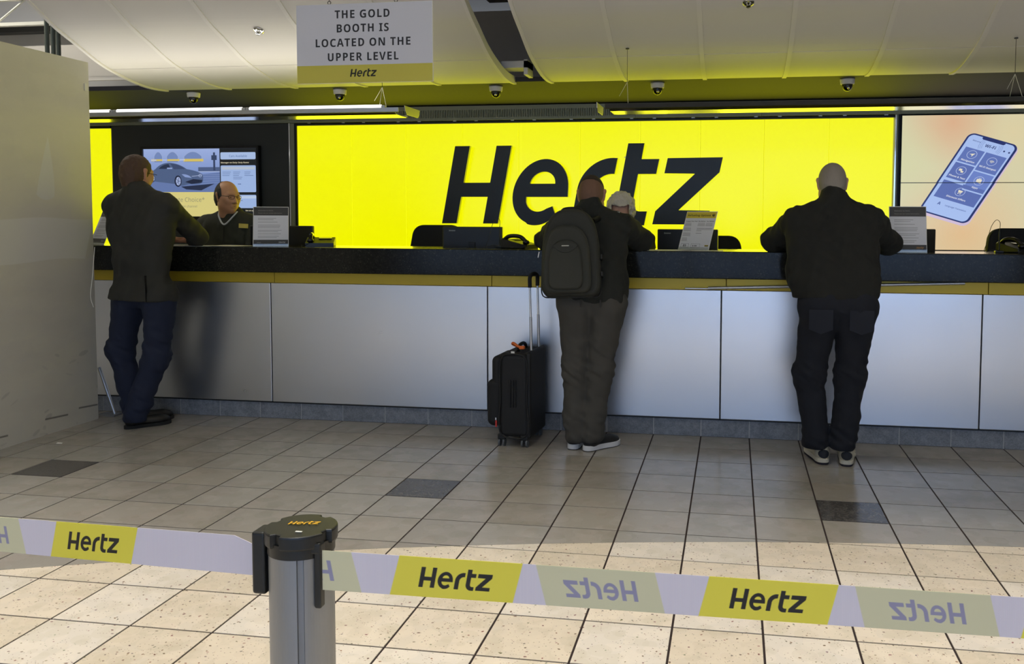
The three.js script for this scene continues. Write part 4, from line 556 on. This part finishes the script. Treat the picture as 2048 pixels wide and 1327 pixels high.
function shoe(g, inv, heel, ang, style, L = 0.285) {
  const m = new THREE.Matrix4().makeRotationY(ang).setPosition(heel[0], 0, heel[1]).premultiply(inv), k = L / 0.285, run = style === 'trainer';
  const out = (w) => { const s = new THREE.Shape(); s.moveTo(-0.002 * k, 0); s.bezierCurveTo(-0.004, -0.032 - w, 0.05, -0.034 - w, 0.09 * k, -0.03 - w); s.bezierCurveTo(0.15 * k, -0.03 - w, 0.18 * k, -0.05 - w, 0.23 * k, -0.044 - w); s.bezierCurveTo(0.275 * k, -0.036, 0.285 * k + w, -0.012, 0.283 * k + w, 0.004); s.bezierCurveTo(0.28 * k, 0.03 + w, 0.25 * k, 0.046 + w, 0.2 * k, 0.045 + w); s.bezierCurveTo(0.14 * k, 0.042 + w, 0.1 * k, 0.032 + w, 0.06 * k, 0.034 + w); s.bezierCurveTo(0.02, 0.036 + w, -0.002, 0.028, -0.002 * k, 0); return s; };
  const solid = (w, h, y) => new THREE.ExtrudeGeometry(out(w), { depth: h - 0.004, bevelEnabled: true, bevelSize: 0.002, bevelThickness: 0.002, bevelSegments: 2, curveSegments: 10 }).rotateX(-Math.PI / 2).translate(0, y + 0.002, 0);
  const up = [cap([0.05 * k, 0.055, 0], [0.2 * k, 0.035, 0.001], 0.037, 0.033, 0.03), ell([0.21 * k, 0.036, 0.001], [0.07 * k, 0.033, 0.044], 0.03), ell([0.045 * k, 0.055, 0], [0.045, 0.05, 0.034], 0.03), cap([0.055 * k, 0.06, 0], [0.06 * k, run ? 0.105 : 0.09, 0], 0.036, 0.038, 0.02)];
  const f0 = join(up), f = (x, y, z) => Math.max(f0(x, y, z), 0.022 - y), geo = netGeo(f, [-0.02, 0, -0.07], [0.31 * k, 0.15, 0.07], 0.0055);
  const U = { slip: mat({ color: '#15171a', roughness: 0.5 }), dress: mat({ color: '#121110', roughness: 0.4 }), trainer: mat({ color: '#b9b29d', roughness: 0.7 }) }[style];
  const s = part('shoe', geo.applyMatrix4(m), U, g); s.userData.label = { slip: 'black slip-on shoe with thick white sole', dress: 'black leather shoe', trainer: 'off-white running shoe with dark heel patch' }[style];
  if (style === 'slip') { part('sole', solid(0.004, 0.03, 0.004).applyMatrix4(m), M.whiteSole, s); part('outsole', solid(0.002, 0.005, 0).applyMatrix4(m), M.rubber, s); }
  else if (style === 'dress') part('sole', solid(0.003, 0.022, 0).applyMatrix4(m), M.rubber, s);
  else {
    part('sole', solid(0.005, 0.022, 0.012).applyMatrix4(m), mat({ color: '#c9c4b4', roughness: 0.7 }), s); part('outsole', solid(0.003, 0.013, 0).applyMatrix4(m), mat({ color: '#1d1a26', roughness: 0.8 }), s);
    part('heel_patch', netGeo((x, y, z) => Math.max(f0(x, y, z) - 0.0035, ((y - 0.06) / 0.025) ** 2 + (z / 0.032) ** 2 - 1, x - 0.03), [-0.02, 0.03, -0.04], [0.04, 0.1, 0.04], 0.003).applyMatrix4(m), mat({ color: '#1a1f28', roughness: 0.7 }), s).userData.label = 'dark heel patch';
    part('collar_trim', netGeo((x, y, z) => Math.max(Math.abs(f0(x, y, z) - 0.001) - 0.003, Math.abs(y - 0.099 - 0.25 * x) - 0.005), [-0.02, 0.07, -0.06], [0.14, 0.15, 0.06], 0.003).applyMatrix4(m), mat({ color: '#24252a', roughness: 0.7 }), s);
  }
}
const cloth = (c, r = 0.85, tex = fleece, b = 0.0008) => mat({ color: c, roughness: r, bumpMap: tex, bumpScale: b });
const skinA = mat({ color: '#b98468', roughness: 0.55 }), skinB = mat({ color: '#cf9a76', roughness: 0.5 }), skinC = mat({ color: '#c49a86', roughness: 0.55 });
// hairline cuts in the head's own axes
const front = (z0, k) => (x, y, z) => z - z0 - k * (y - 0.04), under = (y0, k) => (x, y, z) => -(y - y0) + k * Math.max(0, z + 0.05), lid = (y0, k) => (x, y, z) => y - y0 + k * (z);

const man1 = person({
  label: 'man in dark blazer and navy jeans leaning crossed-legged on the counter', base: [-2.17, 0, -0.82], fw: [0.15, -0.989],
  J: { head: [-2.215, 1.675, -0.93], neck: [-2.195, 1.54, -0.91], shL: [-2.4, 1.465, -0.94], shR: [-1.98, 1.47, -0.88], elL: [-2.44, 1.262, -1.17], wrL: [-2.24, 1.232, -1.3], haL: [-2.1, 1.225, -1.34], elR: [-1.965, 1.252, -1.21], wrR: [-2.06, 1.226, -1.3], haR: [-2.2, 1.22, -1.34], hipL: [-2.265, 0.84, -0.88], hipR: [-2.01, 0.84, -0.84], knL: [-2.35, 0.5, -0.9], knR: [-2.06, 0.47, -0.86], anL: [-2.235, 0.09, -0.87], anR: [-2.165, 0.085, -0.775] },
  torso: [[[-2.185, 1.445, -0.91], 0.15, 0.1, 1.15], [[-2.175, 1.3, -0.9], 0.1, 0.15, 1.25], [[-2.165, 1.1, -0.88], 0.07, 0.14, 1.2], [[-2.14, 0.86, -0.86], 0.1, 0.15, 1.15]], sleeve: [0.078, 0.064, 0.046],
  hem: (x) => 0.842 - (x + 2.14) * 0.02, topName: 'blazer', topMat: cloth('#2a2a25', 0.8, weave, 0.0003), leg: [0.106, 0.08, 0.073], legMat: cloth('#161f36', 0.85, weave, 0.0003), waistTop: 0.9, fold: 0.005, collarUp: 0.25, collarR: 0.064, skin: skinA, yaw: 2.9, pitch: 0.12,
  hair: { swell: 0.008, rough: 0.004, freq: 60, cuts: [front(0.05, 0.5), under(-0.095, 0.75)] }, hairMat: mat({ color: '#4a3526', roughness: 0.7 }), shoes: [[[-2.215, -0.735], 0.92, 'dress', 0.29], [[-2.27, -0.86], 1.0, 'dress', 0.29]],
});
man1.put('vent', rbox(0.004, 0.17, 0.02, 0, 0, 0, 0.001).rotateX(0.03).translate(-2.02, 0.93, -0.712), M.black); man1.put('earphone_cable', tube([[-2.47, 1.19, -0.83], [-2.43, 1.0, -0.75], [-2.44, 0.86, -0.74], [-2.42, 0.8, -0.74]], 0.0022, 24, 6), M.paper, 'thin white cable');
man1.put('eyeglasses', tube([[-0.084, 0.008, 0.0], [-0.076, 0.01, 0.06], [-0.066, 0.01, 0.098]], 0.0018, 16, 6).applyMatrix4(man1.hm), M.blackGloss);

const man2 = person({
  label: 'man in black jacket and grey trousers with a backpack bent over the counter', base: [0.86, 0, -0.76], fw: [0.0, -1],
  J: { head: [0.836, 1.535, -1.03], neck: [0.845, 1.415, -0.955], shL: [0.665, 1.34, -0.95], shR: [1.045, 1.35, -0.95], elL: [0.505, 1.25, -1.2], wrL: [0.66, 1.226, -1.4], haL: [0.78, 1.22, -1.46], elR: [1.135, 1.252, -1.2], wrR: [1.0, 1.226, -1.4], haR: [0.88, 1.22, -1.46], hipL: [0.79, 0.86, -0.75], hipR: [0.975, 0.86, -0.75], knL: [0.785, 0.49, -0.78], knR: [0.925, 0.47, -0.79], anL: [0.785, 0.1, -0.76], anR: [0.885, 0.1, -0.765] },
  torso: [[[0.852, 1.33, -0.94], 0.13, 0.1, 1.1], [[0.862, 1.22, -0.89], 0.085, 0.14, 1.2], [[0.88, 1.06, -0.81], 0.07, 0.145, 1.2], [[0.89, 0.93, -0.76], 0.075, 0.135, 1.1]], sleeve: [0.085, 0.07, 0.05],
  hem: (x) => 0.9 - (x - 0.88) * 0.16, topName: 'jacket', topMat: cloth('#20221d', 0.9, fleece, 0.001), leg: [0.112, 0.078, 0.072], legMat: cloth('#46443f', 0.9, weave, 0.0003), waistTop: 0.97, fold: 0.008, collarUp: 0.5, collarR: 0.07, skin: skinA, yaw: Math.PI, pitch: 0.3,
  hair: { swell: 0.0035, rough: 0.0015, freq: 120, cuts: [front(0.06, 0.5), (x, y, z) => -(y - 0.048) - 0.3 * (z + 0.02)] }, hairMat: mat({ color: '#33281d', roughness: 0.8 }), hair2: { swell: 0.0012, rough: 0.001, freq: 120, cuts: [front(0.05, 0.5), under(-0.06, 0.6), (x, y, z) => y - 0.055 + 0.3 * z] }, hair2Mat: mat({ color: '#745643', roughness: 0.8 }),
  shoes: [[[0.772, -0.735], 1.5, 'slip', 0.285], [[0.852, -0.715], 0.92, 'slip', 0.285]],
});
man2.put('shoulder_badge', rbox(0.062, 0.022, 0.004, 0, 0, 0, 0.002).rotateX(-0.5).translate(1.0, 1.425, -0.9), M.alu, 'small silver badge on the jacket shoulder');
for (const x of [0.84, 0.955]) man2.put('belt_loop', rbox(0.01, 0.045, 0.006, x, 0.9, -0.62, 0.002), cloth('#3c3a36'));

const man3 = person({
  label: 'grey-haired man in black sweater and dark jeans bent over the counter', base: [2.28, 0, -0.72], fw: [0.02, -1],
  J: { head: [2.291, 1.6, -1.04], neck: [2.29, 1.475, -0.95], shL: [2.085, 1.375, -0.93], shR: [2.495, 1.375, -0.93], elL: [1.955, 1.258, -1.2], wrL: [2.1, 1.226, -1.38], haL: [2.24, 1.22, -1.42], elR: [2.64, 1.254, -1.13], wrR: [2.56, 1.23, -1.32], haR: [2.42, 1.22, -1.4], hipL: [2.205, 0.87, -0.72], hipR: [2.4, 0.87, -0.72], knL: [2.155, 0.5, -0.76], knR: [2.385, 0.5, -0.76], anL: [2.195, 0.12, -0.715], anR: [2.345, 0.12, -0.7] },
  torso: [[[2.29, 1.37, -0.93], 0.16, 0.105, 1.1], [[2.285, 1.25, -0.88], 0.12, 0.15, 1.15], [[2.275, 1.1, -0.8], 0.1, 0.155, 1.15], [[2.295, 0.99, -0.74], 0.09, 0.145, 1.1]], sleeve: [0.09, 0.072, 0.05],
  hem: () => 0.945, topName: 'sweater', topMat: cloth('#1c1d19', 0.92, fleece, 0.0009), leg: [0.118, 0.08, 0.074], legMat: cloth('#11151f', 0.88, weave, 0.0003), waistTop: 1.0, fold: 0.008, collarUp: 0.42, collarR: 0.072, cuff: 0.085, skin: skinC, yaw: Math.PI, pitch: 0.38,
  hair: { swell: 0.004, rough: 0.0018, freq: 110, cuts: [front(0.045, 0.5), under(-0.085, 0.55)] }, hairMat: mat({ color: '#8d857b', roughness: 0.8 }), shoes: [[[2.24, -0.665], 1.75, 'trainer', 0.32], [[2.36, -0.645], 1.45, 'trainer', 0.32]],
});
for (const [x, w] of [[2.2, 0.13], [2.42, 0.13]]) man3.put('back_pocket', extrude([[-w / 2, 0.07], [w / 2, 0.07], [w / 2, -0.04], [0, -0.065], [-w / 2, -0.04]], 0.003, 0.001).translate(x, 0.82, -0.6), cloth('#151a26', 0.85, weave, 0.0003));

const clerk = person({
  label: 'seated clerk in black quarter-zip with glasses and a yellow name badge', base: [-2.17, 0.72, -1.98], fw: [0.12, 0.99], noHands: false,
  J: { head: [-2.166, 1.548, -1.93], neck: [-2.175, 1.385, -1.98], shL: [-1.975, 1.325, -1.98], shR: [-2.385, 1.325, -1.98], elL: [-1.93, 1.1, -1.88], wrL: [-2.03, 1.06, -1.7], haL: [-2.1, 1.05, -1.66], elR: [-2.44, 1.1, -1.88], wrR: [-2.33, 1.06, -1.7], haR: [-2.25, 1.05, -1.66] },
  torso: [[[-2.175, 1.315, -1.98], 0.14, 0.095, 1.1], [[-2.175, 1.18, -1.97], 0.1, 0.13, 1.15], [[-2.175, 1.0, -1.98], 0.08, 0.14, 1.1], [[-2.175, 0.86, -1.99], 0.08, 0.15, 1.0]], sleeve: [0.075, 0.062, 0.045],
  hem: () => 0.78, topName: 'jacket', topMat: cloth('#3b3d33', 0.9, fleece, 0.0008), fold: 0.006, collarUp: 0.3, collarR: 0.066, skin: skinB, yaw: 1.12, pitch: 0.1,
  hair: { swell: 0.005, rough: 0.002, freq: 90, cuts: [front(0.024, -0.4), under(-0.075, 0.6), (x, y, z) => y - 0.112 + 0.75 * (z + 0.05)] }, hairMat: mat({ color: '#3a3733', roughness: 0.75 }),
});
{ const H = (geo) => geo.applyMatrix4(clerk.hm), dark = mat({ color: '#1a1412', roughness: 0.5 });
  for (const s of [-1, 1]) { clerk.put('eye', H(new THREE.SphereGeometry(0.0072, 14, 10).scale(1.2, 0.42, 0.7).translate(s * 0.031, 0.005, 0.0855)), dark); clerk.put('eyebrow', H(tube([[s * 0.014, 0.027, 0.0905], [s * 0.032, 0.032, 0.0875], [s * 0.05, 0.026, 0.076]], 0.0026, 14, 6)), dark); }
  clerk.put('lips', H(tube([[-0.021, -0.0655, 0.0905], [0, -0.0645, 0.0965], [0.021, -0.0655, 0.0905]], 0.0022, 16, 6)), mat({ color: '#6d3a30', roughness: 0.5 }));
  const rim = (s) => tube([[s * 0.011, 0.014, 0.106], [s * 0.03, 0.018, 0.104], [s * 0.052, 0.014, 0.097], [s * 0.052, -0.002, 0.097], [s * 0.032, -0.008, 0.104], [s * 0.013, -0.003, 0.107]], 0.0016, 40, 6, true);
  const gl = clerk.put('eyeglasses', H(merge([rim(-1), rim(1), tube([[-0.011, 0.01, 0.106], [0, 0.013, 0.109], [0.011, 0.01, 0.106]], 0.0015, 8, 6), tube([[-0.053, 0.012, 0.097], [-0.078, 0.012, 0.05], [-0.084, 0.014, -0.005]], 0.0018, 14, 6), tube([[0.053, 0.012, 0.097], [0.078, 0.012, 0.05], [0.084, 0.014, -0.005]], 0.0018, 14, 6)])), dark); gl.userData.label = 'thin dark-framed glasses';
  clerk.put('shirt_collar', tube([[-2.25, 1.435, -1.95], [-2.225, 1.4, -1.9], [-2.155, 1.335, -1.858], [-2.1, 1.4, -1.895], [-2.09, 1.435, -1.935]], 0.0065, 30, 8), mat({ color: '#c9cdd2', roughness: 0.8 }), 'white shirt collar');
  clerk.put('zip', rbox(0.006, 0.13, 0.004, 0, 0, 0, 0.001).rotateX(-0.1).translate(-2.15, 1.255, -1.838), M.darkMetal);
  clerk.put('name_badge', rbox(0.068, 0.034, 0.004, 0, 0, 0, 0.003).rotateZ(-0.05).rotateY(0.45).translate(-1.998, 1.325, -1.862), mat({ color: '#e6cc38', roughness: 0.4 }), 'yellow name badge'); }
const woman = person({
  label: 'white-haired clerk in glasses looking down behind the man with the backpack', base: [0.93, 0.72, -1.98], fw: [-0.05, 1],
  J: { head: [0.912, 1.437, -1.92], neck: [0.92, 1.29, -1.98], shL: [1.09, 1.22, -1.98], shR: [0.75, 1.22, -1.98], elL: [1.13, 1.07, -1.88], wrL: [1.02, 1.06, -1.7], haL: [0.95, 1.05, -1.66], elR: [0.71, 1.07, -1.88], wrR: [0.82, 1.06, -1.7], haR: [0.9, 1.05, -1.66] },
  torso: [[[0.92, 1.22, -1.98], 0.12, 0.085, 1.1], [[0.92, 1.1, -1.97], 0.09, 0.12, 1.1], [[0.92, 0.9, -1.98], 0.08, 0.13, 1.0]], sleeve: [0.066, 0.055, 0.042], hem: () => 0.78, topName: 'jacket', topMat: cloth('#1a1b1c', 0.9, fleece, 0.0008), skin: skinC, yaw: 0.05, pitch: 0.42,
  hair: { swell: 0.026, rough: 0.013, freq: 34, cuts: [(x, y, z) => Math.min(z - 0.02, 0.085 - y, 0.062 - Math.abs(x)), under(-0.12, 0)] }, hairMat: mat({ color: '#d3cdbf', roughness: 0.8 }),
});
{ const H = (geo) => geo.applyMatrix4(woman.hm), dark = mat({ color: '#2a2320', roughness: 0.5 }), rim = (s) => tube([[s * 0.011, 0.014, 0.106], [s * 0.03, 0.018, 0.104], [s * 0.052, 0.014, 0.097], [s * 0.052, -0.002, 0.097], [s * 0.032, -0.008, 0.104], [s * 0.013, -0.003, 0.107]], 0.002, 40, 6, true);
  woman.put('eyeglasses', H(merge([rim(-1), rim(1), tube([[-0.011, 0.01, 0.106], [0, 0.013, 0.109], [0.011, 0.01, 0.106]], 0.0018, 8, 6)])), dark); for (const s of [-1, 1]) woman.put('eye', H(new THREE.SphereGeometry(0.0072, 14, 10).scale(1.2, 0.42, 0.7).translate(s * 0.031, 0.005, 0.0855)), dark); }

// ---------- backpack ----------
const bpFab = mat({ color: '#282922', roughness: 0.7, bumpMap: weave, bumpScale: 0.0006 }), bpTrim = mat({ color: '#0d0e0b', roughness: 0.55 }), bpPanel = mat({ color: '#2d2e27', roughness: 0.75, bumpMap: weave, bumpScale: 0.0005 });
const bp = thing('backpack', 'black backpack with arched pockets worn by the man in grey trousers', 'backpack', [0.785, 1.195, -0.6]); bp.rotation.set(-0.2, 0.12, 0.02, 'YXZ');
const arch = (w, h, y0, top = 0.5) => { const s = new THREE.Shape(), r = w / 2; s.moveTo(-r + 0.03, y0); s.lineTo(r - 0.03, y0); s.quadraticCurveTo(r, y0, r, y0 + 0.05); s.lineTo(r * 0.96, y0 + h * (1 - top)); s.bezierCurveTo(r * 0.9, y0 + h * 0.92, r * 0.55, y0 + h, 0, y0 + h); s.bezierCurveTo(-r * 0.55, y0 + h, -r * 0.9, y0 + h * 0.92, -r * 0.96, y0 + h * (1 - top)); s.lineTo(-r, y0 + 0.05); s.quadraticCurveTo(-r, y0, -r + 0.03, y0); return s; };
const puff = (s, d, b) => new THREE.ExtrudeGeometry(s, { depth: d, bevelEnabled: true, bevelSize: b, bevelThickness: b, bevelSegments: 5, curveSegments: 16 });
const rimOf = (s, z, r) => { const p = s.getSpacedPoints(70).map((q) => new THREE.Vector3(q.x, q.y, z)); return new THREE.TubeGeometry(new THREE.CatmullRomCurve3(p.slice(0, -1), true), 140, r, 6, true); };
part('back_panel', puff(arch(0.25, 0.42, -0.22), 0.05, 0.02).translate(0, 0, -0.1), bpTrim, bp);
part('main_compartment', puff(arch(0.285, 0.455, -0.23), 0.07, 0.03).translate(0, 0, -0.05), bpFab, bp); part('zip_line', rimOf(arch(0.345, 0.515, -0.26), -0.005, 0.0042), bpTrim, bp);
part('front_pocket', puff(arch(0.235, 0.35, -0.225), 0.035, 0.022).translate(-0.02, 0, 0.05), bpPanel, bp); part('zip_line', rimOf(arch(0.265, 0.385, -0.24), 0.078, 0.0035).translate(-0.02, 0, 0), bpTrim, bp);
part('lower_pocket', puff(arch(0.17, 0.255, -0.215), 0.02, 0.014).translate(-0.025, 0, 0.095), bpPanel, bp); part('zip_line', rimOf(arch(0.19, 0.275, -0.222), 0.115, 0.003).translate(-0.025, 0, 0), bpTrim, bp);
{ const s = new THREE.Shape(); s.moveTo(-0.07, 0.025); s.quadraticCurveTo(0, 0.055, 0.07, 0.025); s.quadraticCurveTo(0, -0.055, -0.07, 0.025); part('logo_flap', puff(s, 0.003, 0.002).translate(-0.025, -0.005, 0.128), bpFab, bp); part('logo', rbox(0.042, 0.006, 0.002, -0.025, 0.018, 0.134, 0.001), mat({ color: '#b9b9ae', roughness: 0.5 }), bp); }
part('carry_loop', tube([[-0.06, 0.245, -0.09], [-0.05, 0.275, -0.1], [0.05, 0.275, -0.1], [0.06, 0.245, -0.09]], 0.01, 24, 8), bpTrim, bp); part('compression_strap', [rbox(0.012, 0.03, 0.1, 0.176, -0.03, -0.02, 0.004), rbox(0.012, 0.03, 0.1, 0.178, -0.13, -0.02, 0.004)], bpTrim, bp);
for (const s of [-1, 1]) part('shoulder_strap', tube([[s * 0.08 + 0.04, 0.2, -0.1], [s * 0.1 + 0.055, 0.235, -0.19], [s * 0.115 + 0.06, 0.2, -0.33], [s * 0.14 + 0.06, 0.08, -0.46], [s * 0.17 + 0.06, -0.08, -0.42], [s * 0.19 + 0.04, -0.15, -0.25], [s * 0.14, -0.2, -0.1]], 0.02, 50, 8), bpTrim, bp);
part('zip_puller', rbox(0.006, 0.035, 0.004, -0.18, -0.05, 0.02, 0.001).rotateZ(-0.2), M.chrome, bp);
renderer.render(scene, camera);
